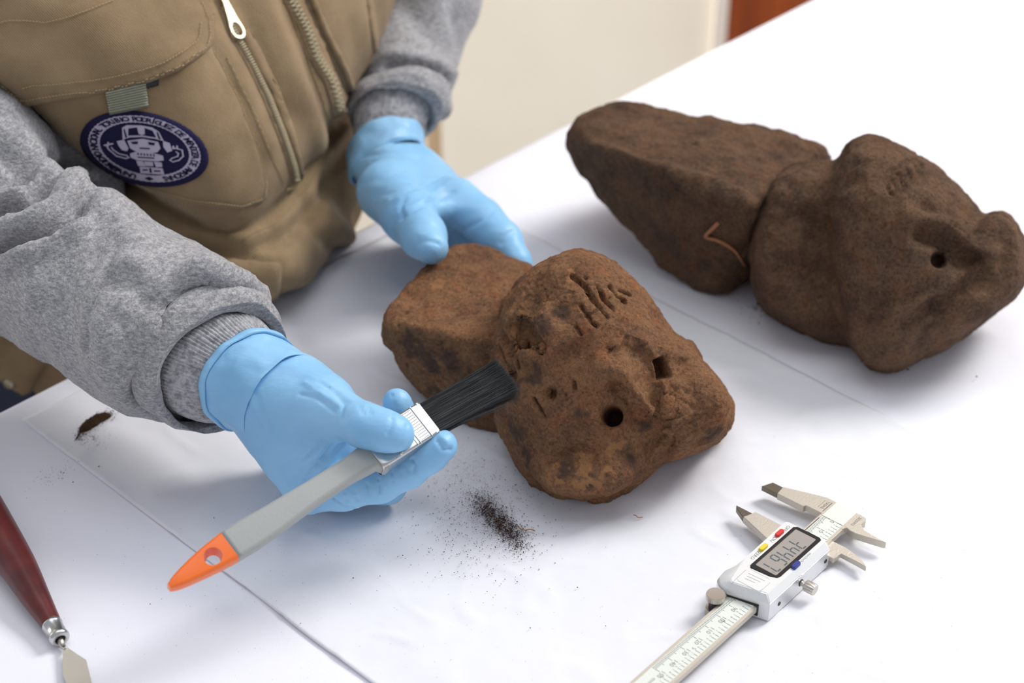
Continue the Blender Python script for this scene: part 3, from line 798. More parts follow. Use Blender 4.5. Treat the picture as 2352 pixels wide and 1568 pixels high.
bm = bmesh.new(); bmesh.ops.create_uvsphere(bm, u_segments=20, v_segments=10, radius=.0042)
for vv in bm.verts: vv.co.z = max(vv.co.z, -.001) * .5
h, n = Skin2(hipflap).hit(20, 882)
sn = bm_obj('snap_button', bm, M['brass'], None, True); sn.location = h; sn.rotation_euler = Vector(n).to_track_quat('Z', 'Y').to_euler(); sn.parent = hipflap; tag(sn, 'silver snap button')
def inset(poly, k):
    return poly
st1 = [(-40, 150), (0, 190), (46, 228), (60, 230), (120, 221), (211, 211), (270, 199), (333, 184), (365, 172), (408, 155), (462, 118), (478, 102), (482, 84), (479, 46), (468, 18), (440, -30)]
st2 = [(52, 202), (75, 196), (120, 194), (211, 185), (270, 174), (333, 158), (380, 142), (420, 118), (450, 95), (458, 80), (460, 50)]
st3 = [(-20, 60), (20, 48), (60, 48), (105, 52), (150, 42), (210, 22), (262, 2)]
stitches('flap_stitching', [st1, st2, st3], VM2, M['stitch'], vest, 7.5, 1.1, .22)
stitches('pouch_stitching', [[(490, 116), (544, 221), (592, 340), (610, 418), (606, 450)], [(58, 232), (86, 280), (120, 322), (206, 384), (323, 424), (442, 459), (556, 472), (604, 456)], [(520, 130), (575, 240), (625, 360), (652, 420)],
                              [(650, -10), (690, 90), (735, 210), (765, 300)], [(795, 300), (742, 370), (700, 445), (636, 512), (556, 548)], [(362, 566), (450, 590), (560, 608), (636, 612), (628, 712)]], VM, M['stitch'], vest, 7, .9, .17)
# zips
def zip_tape(name, line, w, par, thick=1.4, mat='vest'):
    L = np.array(line, float); dd = np.gradient(L, axis=0); nn = np.stack([-dd[:, 1], dd[:, 0]], 1); nn /= np.linalg.norm(nn, axis=1, keepdims=True)
    poly = [tuple(p) for p in (L + nn * w)] + [tuple(p) for p in (L - nn * w)[::-1]]
    return drape(name, poly, VM, thick, M[mat], par, step=6, edge=1.0)
def teeth(name, line, par, pitch, wpx, lift, mat, staggered=True, hh=.9):
    Vv = []; Ff = []; L = [np.array(p, float) for p in line]; k2 = 0
    seg = []
    for i in range(len(L) - 1):
        n_ = max(1, int(np.linalg.norm(L[i + 1] - L[i]) / pitch))
        for j in range(n_): seg.append((L[i] + (L[i + 1] - L[i]) * j / n_, L[i + 1] - L[i]))
    for p, d in seg:
        d = d / np.linalg.norm(d); s = np.array([-d[1], d[0]])
        for side_ in ((-1, 1) if staggered else (0,)):
            q = p + s * side_ * wpx * .22 + d * (pitch * .5 if side_ > 0 else 0)
            h0, n0 = VM.hit(*q)
            h1, _ = VM.hit(*(q + s * wpx * .5)); h2, _ = VM.hit(*(q + d * pitch * .32))
            if n0 @ (CAM - h0) < 0: n0 = -n0
            a = h1 - h0; b = h2 - h0; a *= (.8 if staggered else 1); up = n0 * lift / 1000; ht = n0 * hh / 1000
            if np.linalg.norm(a) > .01 or np.linalg.norm(b) > .01: continue
            k = len(Vv)
            for z in (0, 1):
                f_ = 1 if z == 0 else .75
                for (x, y) in ((-1, -1), (1, -1), (1, 1), (-1, 1)): Vv.append(h0 + up + a * x * f_ + b * y * f_ + ht * z)
            Ff += [(k + 4, k + 5, k + 6, k + 7), (k, k + 1, k + 5, k + 4), (k + 1, k + 2, k + 6, k + 5), (k + 2, k + 3, k + 7, k + 6), (k + 3, k, k + 4, k + 7)]
    o = mesh(name, Vv, Ff, M[mat], None, False); o.parent = par; o['kind'] = 'stuff'
    return o
z1 = [(512, 20), (531, 68), (556, 110), (578, 150), (612, 221), (646, 306), (664, 355), (673, 384), (680, 417)]
z2 = [(655, -30), (667, 0), (697, 54), (712, 92), (721, 122), (740, 155), (758, 182), (769, 215), (777, 245), (780, 268)]
zip_tape('pocket_zip_tape', z1, 11, vest, 1.2); teeth('pocket_zip_teeth', z1, vest, 5.8, 12, 1.5, 'zip', False, 1.1)
zip_tape('front_zip_tape', z2, 17, vest, 1.5); teeth('front_zip_teeth', z2, vest, 9.0, 15, 1.7, 'zip', True, 1.2)
# raised placket beside the pocket zip
drape('zip_welt', [(560, 60), (590, 100), (640, 200), (668, 280), (690, 370), (697, 410), (690, 418), (678, 372), (656, 300), (622, 215), (585, 150), (548, 80)], VM, 2.6, M['vest'], vest, step=6, edge=1.5, lift=.4)
drape('front_placket', [(698, -30), (712, -30), (755, 70), (800, 160), (818, 215), (812, 262), (802, 262), (806, 218), (788, 168), (742, 76)], VM, 1.8, M['vest'], vest, step=6, edge=1.2, lift=.3)
drape('side_seam', [(838, -30), (850, -30), (862, 60), (868, 120), (858, 120), (850, 62)], VM, 1.6, M['vest'], vest, step=6, edge=1.2, lift=.3)
stitches('bar_tack', [[(650, 432), (672, 428), (692, 410)], [(652, 429), (674, 424), (690, 406)]], VM, M['stitch'], vest, 4, 2.6, .3)
# zip puller: teardrop tab with a slot
def puller():
    h, n = VM.hit(524, 40)
    up_px, _ = VM.hit(500, -10); low, _ = VM.hit(532, 66)
    if n @ (CAM - h) < 0: n = -n
    ax = (low - up_px); ax /= np.linalg.norm(ax); n = n - (n @ ax) * ax; n /= np.linalg.norm(n); sx = np.cross(n, ax)
    bm = bmesh.new()
    out = [(-2.6, -14), (2.6, -14), (2.4, -8), (3.8, 2), (5.3, 8), (5.4, 11), (4.2, 14), (2.2, 15.4), (0, 15.8), (-2.2, 15.4), (-4.2, 14), (-5.4, 11), (-5.3, 8), (-3.8, 2), (-2.4, -8)]
    inn = [(-1, 5), (1, 5), (1.6, 5.6), (2.4, 6.6), (3.1, 8), (3.2, 11), (2.6, 12.4), (1.5, 13.2), (0, 13.5), (-1.5, 13.2), (-2.6, 12.4), (-3.2, 11), (-3.1, 8), (-2.4, 6.6), (-1.6, 5.6)]
    rings = []
    for z, k in ((0, 1), (1.1, 1)):
        rings.append([bm.verts.new(h + (sx * x + ax * y + n * (z + 2.6)) / 1000) for x, y in out]); rings.append([bm.verts.new(h + (sx * x + ax * y + n * (z + 2.6)) / 1000) for x, y in inn])
    N_ = len(out)
    for i in range(N_):
        j = (i + 1) % N_
        bm.faces.new((rings[0][i], rings[0][j], rings[2][j], rings[2][i])); bm.faces.new((rings[1][j], rings[1][i], rings[3][i], rings[3][j]))
        bm.faces.new((rings[2][i], rings[2][j], rings[3][j], rings[3][i])); bm.faces.new((rings[0][j], rings[0][i], rings[1][i], rings[1][j]))
    bmesh.ops.bevel(bm, geom=bm.edges[:], offset=.00025, segments=1, affect='EDGES')
    o = bm_obj('zip_puller', bm, M['brass'], None); o.parent = vest; tag(o, 'silver metal zip puller')
puller()
# webbing loop and black tape under the flap
drape('black_tape', [(326, 186), (364, 176), (364, 196), (340, 203), (330, 203)], VM, 1.6, M['black'], vest, step=5, edge=.5)
wl = drape('webbing_loop', [(242, 205), (334, 184), (341, 245), (252, 262)], VM, 2.6, M['web'], vest, step=5, edge=.8, lift=.6); wl['label'] = 'olive grey ribbed webbing loop'
WS = Multi(Skin2(wl), V)
Vv = []; Ff = []
for r_ in range(9):
    t = (r_ + .6) / 9.2
    a = np.array([242, 211]) * (1 - t) + np.array([252, 260]) * t; b = np.array([334, 190]) * (1 - t) + np.array([341, 243]) * t
    for c_ in range(26):
        q = a + (b - a) * (c_ + .5) / 26
        h0, n0 = WS.hit(*q); 
        if n0 @ (CAM - h0) < 0: n0 = -n0
        h1, _ = WS.hit(*(q + (b - a) / 58)); h2, _ = WS.hit(*(q + np.array([.4, 1.9])))
        k = len(Vv); A_ = h1 - h0; B_ = h2 - h0
        Vv += [h0 - A_, h0 - B_, h0 + A_, h0 + B_, h0 + n0 * .0010]; Ff += [(k, k + 1, k + 4), (k + 1, k + 2, k + 4), (k + 2, k + 3, k + 4), (k + 3, k, k + 4)]
o = mesh('webbing_rib', Vv, Ff, M['webl'], None, False); o.parent = vest; o['kind'] = 'stuff'

# ---- embroidered round patch, laid out in its own plane and draped on the pouch
PC = np.array([332.0, 341.0]); PX = np.array([146.0, 14.0]); PY = np.array([15.0, 86.0])      # right and down in pixels for a unit circle
def ppx(x, y): return PC + PX * x + PY * y - np.array([0, 6.0]) * (x * x) * (1 if x < 0 else -.6) * 0
def disc_poly(r, n=72, a0=0): return [tuple(ppx(r * math.cos(2 * math.pi * i / n + a0), r * math.sin(2 * math.pi * i / n + a0))) for i in range(n)]
patch = drape('embroidered_patch', disc_poly(1.0), VM, 1.7, M['navy'], vest, step=6, edge=1.2, lift=.3); patch['label'] = 'round navy cloth patch with a lilac embroidered ring, lettering and figure'
PS = Multi(Skin2(patch), V)
EMB_V = {'thread': [], 'navythread': []}; EMB_F = {'thread': [], 'navythread': []}
def emb(poly, mat, lift, step=.05):
    """flat filled shape in patch coordinates; poly = list of points, triangulated"""
    n = len(poly); B = []
    for i in range(n):
        a, b = np.array(poly[i], float), np.array(poly[(i + 1) % n], float); m = max(1, int(np.linalg.norm(b - a) / step))
        for j in range(m): B.append(a + (b - a) * j / m)
    r = delaunay_2d_cdt([Vector(p) for p in B], [], [list(range(len(B)))], 1, 1e-7)
    add_emb(np.array([list(p) for p in r[0]]), [list(f) for f in r[2]], mat, lift)
def add_emb(P2, F2, mat, lift):
    VV = EMB_V[mat]; k = len(VV)
    for p in P2:
        q = ppx(*p); h, n = PS.hit(*q)
        if n @ (CAM - h) < 0: n = -n
        VV.append(h + n * lift / 1000)
    for f in F2: EMB_F[mat].append([k + i for i in f])
def ringband(r0, r1, mat, lift, n=120):
    P2 = []; F2 = []
    for i in range(n):
        a = 2 * math.pi * i / n; j = .006 * (1 if i % 2 else -1)
        P2 += [(math.cos(a) * (r0 + j), math.sin(a) * (r0 + j)), (math.cos(a) * (r1 + j), math.sin(a) * (r1 + j))]
        F2.append([2 * i, 2 * i + 1, (2 * i + 3) % (2 * n), (2 * i + 2) % (2 * n)])
    add_emb(np.array(P2), F2, mat, lift)
def text2d(s, size=1.0, font_scale=1.0, bold=0.0):
    cu = bpy.data.curves.new('t', 'FONT'); cu.body = s; cu.size = size; cu.align_x = 'CENTER'; cu.align_y = 'CENTER'; cu.resolution_u = 2; cu.offset = bold
    o = bpy.data.objects.new('t', cu); COL.objects.link(o); bpy.context.view_layer.update()
    me = bpy.data.meshes.new_from_object(o)
    P2 = np.array([list(v.co)[:2] for v in me.vertices]) if len(me.vertices) else np.zeros((0, 2)); F2 = [list(p.vertices) for p in me.polygons]
    bpy.data.objects.remove(o); bpy.data.curves.remove(cu); bpy.data.meshes.remove(me)
    return P2, F2
ringband(.70, .875, 'thread', .35)
words = 'UNIVERSIDAD NACIONAL TORIBIO RODR\u00cdGUEZ DE MENDOZA DE AMAZONAS'
tot = len(words)
for i, ch in enumerate(words):
    if ch == ' ': continue
    a = math.radians(90 + 16) + math.radians(360 - 32) * (i + .5) / tot        # clockwise from the bottom (y points down)
    P2, F2 = text2d(ch, .165, bold=.004)
    if not len(P2): continue
    c_, s_ = math.cos(a + math.pi / 2), math.sin(a + math.pi / 2)
    R = [(x * c_ + y * s_ + .787 * math.cos(a), x * s_ - y * c_ + .787 * math.sin(a)) for x, y in P2]
    add_emb(np.array(R), F2, 'navythread', .6)
emb([(.0, .74), (.07, .79), (.0, .84), (-.07, .79)], 'navythread', .6)
# the standing figure with helmet, ear discs and folded body; two bent sceptres
TH = lambda *p: emb(list(p), 'thread', .55); NV = lambda *p: emb(list(p), 'navythread', .8)
TH((-.30, -.52), (-.22, -.60), (0, -.63), (.18, -.60), (.28, -.50), (.33, -.26), (.20, -.30), (0, -.32), (-.20, -.28), (-.32, -.20))
NV((-.20, -.52), (-.06, -.57), (-.05, -.40), (.0, -.37), (.05, -.40), (.06, -.57), (.18, -.52), (.22, -.34), (0, -.37), (-.22, -.33))
TH((-.08, -.58), (-.03, -.58), (-.02, -.44), (.02, -.44), (.03, -.58), (.08, -.58), (.06, -.40), (-.05, -.39))
NV((-.28, -.48), (-.26, -.50), (-.24, -.28), (-.27, -.26)); NV((.26, -.50), (.24, -.48), (.26, -.30), (.29, -.30))
TH((-.42, -.14), (-.30, -.20), (-.25, .02), (-.28, .10), (-.36, .08), (-.40, -.02)); TH((.32, -.26), (.42, -.22), (.44, -.02), (.36, .04), (.31, -.10))
TH((-.25, -.18), (0, -.27), (.24, -.22), (.26, -.05), (.20, .06), (.10, .10), (-.12, .10), (-.22, .02))
NV((-.20, -.16), (-.08, -.19), (-.09, -.12), (-.17, -.11)); NV((.08, -.20), (.19, -.19), (.17, -.12), (.09, -.13)); NV((-.07, -.03), (.09, -.04), (.09, -.01), (-.07, .0))
TH((-.24, .16), (-.15, .10), (.16, .10), (.28, .14), (.28, .26), (.18, .30), (-.14, .32), (-.24, .26))
for i in range(6): NV((-.12 + i * .05, .12), (-.10 + i * .05, .12), (-.10 + i * .05, .17), (-.12 + i * .05, .17))
NV((-.12, .22), (.14, .21), (.14, .235), (-.12, .245))
TH((-.16, .34), (-.06, .33), (-.02, .46), (-.14, .47)); TH((-.04, .34), (.10, .33), (.10, .44), (-.02, .45)); TH((.12, .32), (.24, .33), (.24, .44), (.14, .46))
TH((-.12, .49), (.08, .48), (.24, .48), (.25, .64), (-.12, .66)); NV((.03, .50), (.06, .50), (.06, .62), (.03, .62)); NV((-.08, .55), (.0, .54), (.0, .57), (-.08, .58)); NV((.10, .55), (.20, .54), (.20, .57), (.10, .58))
def pl(pts, w, mat='thread', lift=.55):
    P_ = np.array(pts); 
    for i in range(len(P_) - 1):
        a, b = P_[i], P_[i + 1]; d = (b - a) / np.linalg.norm(b - a); s = np.array([-d[1], d[0]]) * w
        emb([a - s - d * w, a + s - d * w, b + s + d * w, b - s + d * w], mat, lift, .2)
pl([(-.60, -.02), (-.57, .10), (-.46, .26), (-.32, .30)], .011); pl([(-.52, .04), (-.50, .10), (-.42, .19), (-.30, .22), (-.27, .27), (-.32, .30)], .010); pl([(-.62, .0), (-.50, -.06)], .016); pl([(-.56, -.08), (-.58, .02)], .014)
pl([(.50, -.10), (.60, -.06), (.60, .10), (.52, .22), (.42, .28)], .011); pl([(.50, .0), (.53, .04), (.51, .12), (.42, .18), (.38, .24), (.42, .28)], .010); pl([(.47, -.14), (.46, -.08), (.53, -.10)], .014); pl([(.53, -.16), (.53, -.08)], .012)
for k_, nm in (('thread', 'embroidery'), ('navythread', 'embroidered_lettering')):
    o = mesh(nm, EMB_V[k_], EMB_F[k_], M[k_], None, False); o.parent = vest
    sm = o.modifiers.new('s', 'SOLIDIFY'); sm.thickness = .0003; sm.offset = 0

# ------------------------------------------------------------------ sweatshirt
hipc = Pd(60, 930, 1.12)
chest = Pd(440, 60, 1.10); sh_l = Pd(-420, -300, 1.02); sh_r = Pd(1180, -430, 1.19); nk = (sh_l + sh_r) / 2 + np.array([.0, -.02, .10]); hd = nk + np.array([.03, -.07, .15])
trunk = [cone(hipc + [0, .05, .03], chest, .085, .095), cone(chest, (sh_l + sh_r) / 2, .095, .10), cone(sh_l, (sh_l + sh_r) / 2 + [0, 0, .02], .085, .085), cone((sh_l + sh_r) / 2 + [0, 0, .02], sh_r, .085, .075), cone((sh_l + sh_r) / 2, nk - [0, 0, .02], .09, .068)]
under_r = chain([(-150, 0, 1.05, 300), (60, 330, 1.02, 200), (140, 560, 1.01, 170)])
arm_r = trunk + under_r + chain([(-520, -320, 1.00, 300), (-330, 60, .975, 240), (-75, 400, .950, 195), (10, 560, .935, 190), (200, 640, .905, 192), (330, 735, .882, 196), (430, 790, .868, 186), (520, 845, .855, 180)])
def hollow_end(g, cpx, tilt, ang, inner, k=.003):
    """cut a tube off square and hollow it out"""
    c = Pd(*cpx); ti, an = math.radians(tilt), math.radians(ang)
    n = (RV * math.cos(an) - UV * math.sin(an)) * math.cos(ti) - FV * math.sin(ti)
    def f(P):
        d = -smin(-g(P), -((P - c) @ n), k)
        return -smin(-d, inner(P), k)
    f.lo = g.lo; f.hi = g.hi
    return f
sh = Surf(clear_table(hollow_end(union(arm_r, .012), (470, 815, .862), 36, 38, pcone((380, 765, .875, 120), (560, 870, .850, 150)))), .0030, 2)
sh.noise(90, 4.0, 3, 5); sh.refresh(); sh.noise(42, 3.4, 2, 8, ridge=True); sh.refresh(); sh.bvh()
for pl_, wd, dp in [([(40, 330), (110, 400), (165, 430)], 10, 5), ([(-20, 500), (60, 470), (120, 425), (165, 375)], 5, -13), ([(-20, 535), (70, 510), (150, 460), (190, 400)], 6, 8), ([(-20, 575), (80, 545), (165, 500), (215, 420)], 4, -11), ([(-20, 610), (90, 570), (180, 520)], 6, 5), ([(-20, 420), (60, 410), (130, 370)], 6, -7), ([(-20, 460), (50, 440), (110, 400)], 5, 6), ([(40, 600), (120, 560), (200, 500), (240, 450)], 8, 4),
                   ([(-20, 640), (60, 600), (140, 560)], 8, -3), ([(0, 350), (60, 420), (90, 440)], 6, -5), ([(20, 250), (60, 340), (110, 400)], 12, 4),
                   ([(262, 560), (236, 640), (205, 722), (200, 808)], 2.0, -2.0), ([(250, 560), (222, 640), (192, 722), (188, 800)], 5, 2.0), ([(300, 600), (360, 650), (420, 640), (470, 620)], 8, 4), ([(330, 690), (400, 672), (470, 680), (560, 690)], 8, -6),
                   ([(470, 628), (530, 645), (580, 690)], 11, 8), ([(440, 650), (360, 705), (280, 745)], 7, -5), ([(430, 670), (500, 672), (570, 712)], 4, -7), ([(260, 640), (330, 650), (400, 620)], 8, -4), ([(150, 470), (210, 520), (230, 600)], 10, -4), ([(180, 420), (250, 480), (320, 560)], 8, 4), ([(240, 730), (300, 700), (360, 700)], 10, 4), ([(405, 720), (385, 780), (345, 840), (330, 900)], 7, -8), ([(380, 715), (355, 780), (320, 850)], 7, 5), ([(300, 790), (290, 850), (300, 910)], 9, -4),
                   ([(240, 780), (240, 850), (270, 900)], 9, 4), ([(420, 700), (470, 690), (540, 700)], 5, 4), ([(100, 620), (160, 700), (170, 760)], 14, -3), ([(60, 620), (100, 700), (110, 740)], 12, 3)]:
    sh.stroke(pl_, wd, dp, 2, 2.5)
sh.refresh(); sh.noise(22, 1.6, 3, 15); sh.noise(9, .5, 3, 25); sh.refresh()
sweat = under(sh.build('sweatshirt', M['grey'])); tag(sweat, 'heather grey sweatshirt')
def frame(nrm):
    n = np.array(nrm, float); n /= np.linalg.norm(n); a = np.cross(n, FV); a /= np.linalg.norm(a); b = np.cross(n, a); return n, a, b
def ringpts(c, nrm, r, n=64, wob=None, el=1.0):
    nn, a, b = frame(nrm); out = []
    for i in range(n):
        t = 2 * math.pi * i / n; rr = r * (1 + (wob(t) if wob else 0)); out.append(c + (a * math.cos(t) + b * math.sin(t) * el) * rr)
    return out
def loft(name, rings, mat, parent, cap=False):
    n = len(rings[0]); Vv = [p for r in rings for p in r]; Ff = []
    for k in range(len(rings) - 1):
        for i in range(n): Ff.append((k * n + i, k * n + (i + 1) % n, (k + 1) * n + (i + 1) % n, (k + 1) * n + i))
    if cap: Ff += [tuple(range(n))[::-1], tuple((len(rings) - 1) * n + i for i in range(n))]
    me = bpy.data.meshes.new(name); me.from_pydata([tuple(map(float, p)) for p in Vv], [], Ff)
    bm = bmesh.new(); bm.from_mesh(me); bmesh.ops.recalc_face_normals(bm, faces=bm.faces); bm.to_mesh(me); bm.free()
    return link(name, me, mat, parent)
def sock(name, secs, mat, parent, n=96, ribs=0, ribamp=0.0, wamp=.02, seed=1, sub=6, el=1.0, crumple=1.0):
    """tube through (u, v, d, r_px, tilt towards camera in degrees, image direction of the axis in degrees)"""
    rings = []; rr = np.random.default_rng(seed); ph = rr.uniform(0, 6.28, 5)
    S_ = []
    for i in range(len(secs) - 1):
        for j in range(sub):
            t = j / sub; t2 = t
            S_.append(np.array(secs[i], float) * (1 - t2) + np.array(secs[i + 1], float) * t2)
    S_.append(np.array(secs[-1], float))
    for k, (u, v, d, r, tilt, ang) in enumerate(S_):
        c = Pd(u, v, d); ti, an = math.radians(tilt), math.radians(ang)
        nrm = (RV * math.cos(an) - UV * math.sin(an)) * math.cos(ti) - FV * math.sin(ti)
        def wob(t): return wamp * (math.sin(3 * t + ph[0] + k * .12) + .6 * math.sin(5 * t + ph[1] - k * .2) + .4 * math.sin(9 * t + ph[2] + k * .35)) + (ribamp * (1 if (int(t / (2 * math.pi) * ribs * 2) % 2) else -1) if ribs else 0)
        rings.append(ringpts(c, nrm, r * d * K / FP, n, wob, el))
    R3 = np.array(rings); sh_ = R3.shape; Pn = R3.reshape(-1, 3); ce = np.repeat(R3.mean(1), sh_[1], axis=0); di = Pn - ce; di /= np.linalg.norm(di, axis=1, keepdims=True)
    Pn = Pn + di * (fbm(Pn * 1000, 13, 3, off=seed) * crumple / 1000)[:, None]
    return loft(name, list(Pn.reshape(sh_)), mat, parent)
# rolled lip of the sleeve, ribbed cuff, glove cuff (image-left arm)
AN = 38
lip = sock('sleeve_lip', [(440, 796, .868, 168, 30, AN), (470, 810, .8625, 186, 34, AN), (500, 836, .857, 184, 38, AN), (513, 848, .855, 170, 40, AN), (505, 850, .856, 152, 40, AN), (486, 840, .860, 146, 38, AN)], M['grey'], None, 120, wamp=.022, seed=4); lip.parent = sweat
cuffr = sock('ribbed_cuff', [(470, 828, .864, 146, 40, AN), (512, 848, .857, 141, 40, AN), (548, 866, .854, 124, 40, AN), (600, 890, .851, 100, 38, AN)], M['rib'], None, 540, ribs=90, ribamp=.009, wamp=.010, seed=3); cuffr.parent = sweat; cuffr['label'] = 'ribbed knit cuff'
# the other arm, behind
arm_l = chain([(1180, -450, 1.19, 190), (1035, -190, 1.17, 125), (980, 0, 1.155, 116), (945, 110, 1.14, 106), (925, 190, 1.115, 106), (918, 240, 1.10, 96)])
sl = Surf(union(arm_l, .012), .0034, 3)
for pl_, wd, dp in [([(900, 155), (960, 160), (1035, 188)], 5, -9), ([(900, 130), (960, 138), (1040, 165)], 8, 5), ([(905, 215), (960, 185), (1010, 220), (1020, 260)], 7, 5), ([(930, 20), (980, 80), (1030, 110)], 9, -4), ([(960, 215), (985, 250), (990, 290)], 5, -6), ([(1040, 40), (1060, 100), (1030, 140)], 8, -4), ([(1000, -20), (1020, 60), (1025, 100)], 8, 4)]:
    sl.stroke(pl_, wd, dp, 2, 2.5)
sl.refresh(); sl.noise(22, 2.2, 3, 35); sl.refresh()
o = sl.build('sleeve', M['grey']); o.parent = sweat
o = sock('sleeve_lip', [(925, 215, 1.095, 110, 25, 84), (915, 240, 1.088, 112, 30, 84), (908, 262, 1.084, 108, 35, 84), (900, 270, 1.083, 98, 35, 84), (898, 262, 1.085, 90, 35, 84)], M['grey'], None, 100, wamp=.03, seed=9); o.parent = sweat
o = sock('ribbed_cuff', [(905, 240, 1.09, 96, 30, 80), (896, 285, 1.084, 86, 30, 76), (888, 335, 1.079, 76, 30, 72)], M['rib'], None, 360, ribs=60, ribamp=.009, wamp=.01, seed=3); o.parent = sweat

# ------------------------------------------------------------------ gloves
def wr(pts, n, gapx, gapy, jit, w_, a_):
    """a run of n near-parallel little creases"""
    r_ = np.random.default_rng(int(pts[0][0] + n)); out = []
    for i in range(n):
        o_ = [(u + gapx * i + r_.normal(0, jit), v + gapy * i + r_.normal(0, jit)) for u, v in pts]
        out.append((o_, w_ * r_.uniform(.8, 1.2), a_ * (1 if i % 2 else -1) * r_.uniform(.6, 1.2)))
    return out
def finish_glove(S, wrinkles, seed):
    S.bvh()
    for pl_, wd, dp in wrinkles: S.stroke(pl_, wd, dp, 2, .4)
    S.refresh(); S.noise(24, .8, 3, seed); S.noise(7, .16, 3, seed + 3); S.refresh()
    return S
# image-left glove, holding the brush
palm = hull([Pd(596, 796, .852), Pd(552, 985, .850), Pd(620, 790, .875), Pd(692, 818, .858), Pd(768, 866, .846), Pd(735, 985, .817), Pd(650, 930, .824), Pd(575, 1005, .842), Pd(598, 1062, .840), Pd(646, 1150, .842), Pd(672, 1180, .845), Pd(722, 1192, .848), Pd(745, 1092, .832),
             Pd(800, 905, .842), Pd(820, 935, .85), Pd(800, 940, .88), Pd(600, 900, .900), Pd(700, 1130, .905), Pd(790, 1120, .890), Pd(820, 1040, .875)], .005, .0022)
wrist = union(chain([(572, 878, .856, 100), (640, 925, .852, 108), (690, 980, .852, 118)]), .01)
def gap(f, g, k):
    """f with g pressed out of it"""
    def h(P): return -smin(-f(P), g(P), k)
    h.lo = f.lo; h.hi = f.hi
    return h
hollow = pcone((800, 1058, .828, 34), (860, 1048, .835, 40))
palmc = gap(palm, hollow, .010)
thumb = union(chain([(690, 900, .845, 62), (752, 930, .832, 56), (800, 958, .822, 47), (838, 978, .8135, 48), (885, 990, .8110, 44), (914, 998, .8112, 41)]), .006)
index = union(chain([(712, 1122, .850, 58), (790, 1122, .842, 48), (872, 1108, .838, 44), (935, 1080, .834, 41), (985, 1044, .829, 38.5), (1014, 1023, .827, 38.5)]), .004)
middle = union(chain([(705, 1120, .868, 52), (800, 1120, .872, 45), (890, 1112, .876, 43), (930, 1060, .872, 38), (930, 1000, .862, 35), (916, 940, .852, 33), (912, 922, .850, 33)]), .004)
ring_f = union(chain([(700, 1090, .890, 50), (780, 1090, .900, 44), (850, 1070, .903, 40), (850, 1010, .885, 36), (812, 1010, .862, 34), (795, 1032, .850, 30)]), .004)
little = union(chain([(680, 1060, .905, 46), (750, 1060, .918, 40), (800, 1030, .915, 36), (790, 985, .90, 33)]), .004)
G = Surf(union([union([gap(union([palm, wrist], .01), hollow, .010), thumb], .016), index, middle, ring_f, little], .0045), .0013, 3)
finish_glove(G, wr([(690, 838), (725, 850), (760, 872)], 7, 6, 9, 2, 1.3, .22) + wr([(640, 1080), (690, 1040), (735, 1015)], 5, 10, 14, 3, 1.1, .5) + wr([(560, 905), (575, 950), (600, 990)], 4, 14, -2, 3, 1.4, .35) + [
    ([(700, 880), (740, 905), (780, 930)], 1.2, .8), ([(690, 905), (730, 915), (770, 945)], .9, -.8), ([(735, 880), (770, 900), (800, 925)], 1.0, -.9), ([(770, 905), (790, 930), (785, 960)], 1.0, -.9),
    ([(826, 932), (836, 950)], .7, -1.0), ([(846, 936), (852, 950)], .7, -.9), ([(900, 960), (898, 985), (890, 1000)], .9, -.7), ([(925, 1000), (935, 975)], .8, -.6),
    ([(700, 1100), (735, 1060), (770, 1020)], 1.0, -1.6), ([(715, 1110), (752, 1065), (782, 1025)], .9, 1.0), ([(690, 1090), (722, 1050), (752, 1015)], .9, .9), ([(680, 1075), (712, 1040), (742, 1012)], .9, -1.0),
    ([(945, 1055), (955, 1068), (950, 1082)], .8, -1.5), ([(930, 1068), (938, 1085)], .7, -1.0), ([(900, 1082), (904, 1110)], .7, -1.0), ([(916, 1075), (922, 1100)], .7, .8), ([(868, 1098), (872, 1130)], .6, -1.1), ([(880, 1094), (884, 1122)], .6, .7),
    ([(842, 1112), (846, 1140)], .6, -1.0), ([(815, 1128), (822, 1150)], .6, -.8), ([(790, 1130), (798, 1152)], .6, -.8), ([(1006, 1012), (1020, 1032), (1036, 1030)], 1.2, -1.5), ([(1012, 1000), (1028, 1018)], 1.0, .6),
    ([(765, 1145), (790, 1162), (830, 1168), (880, 1162)], .8, -1.2), ([(560, 900), (640, 900), (700, 880)], 14, .8), ([(900, 905), (905, 930), (902, 950)], .7, -.8), ([(925, 905), (930, 930)], .7, -.6), ([(620, 830), (680, 850), (730, 880)], 3, .4)], 61)
gl = under(G.build('glove', M['glove'])); tag(gl, 'blue nitrile glove gripping the brush')
cf = sock('glove_cuff', [(572, 872, .852, 112, 40, 32), (577, 876, .851, 120, 42, 32), (585, 880, .850, 121, 42, 32), (600, 888, .849, 118, 40, 32), (620, 900, .848, 117, 36, 32), (642, 914, .8475, 119, 32, 32), (650, 919, .847, 117, 30, 32), (646, 916, .848, 109, 30, 32)], M['glove'], None, 128, wamp=.016, seed=12); cf.parent = gl
bead = sock('cuff_bead', [(568, 869, .8525, 117, 42, 32), (564, 867, .8535, 123, 42, 32), (570, 871, .852, 128, 42, 32), (579, 877, .851, 126, 42, 32), (577, 876, .8515, 119, 42, 32)], M['glove'], None, 128, wamp=.014, seed=12, sub=2); bead.parent = gl
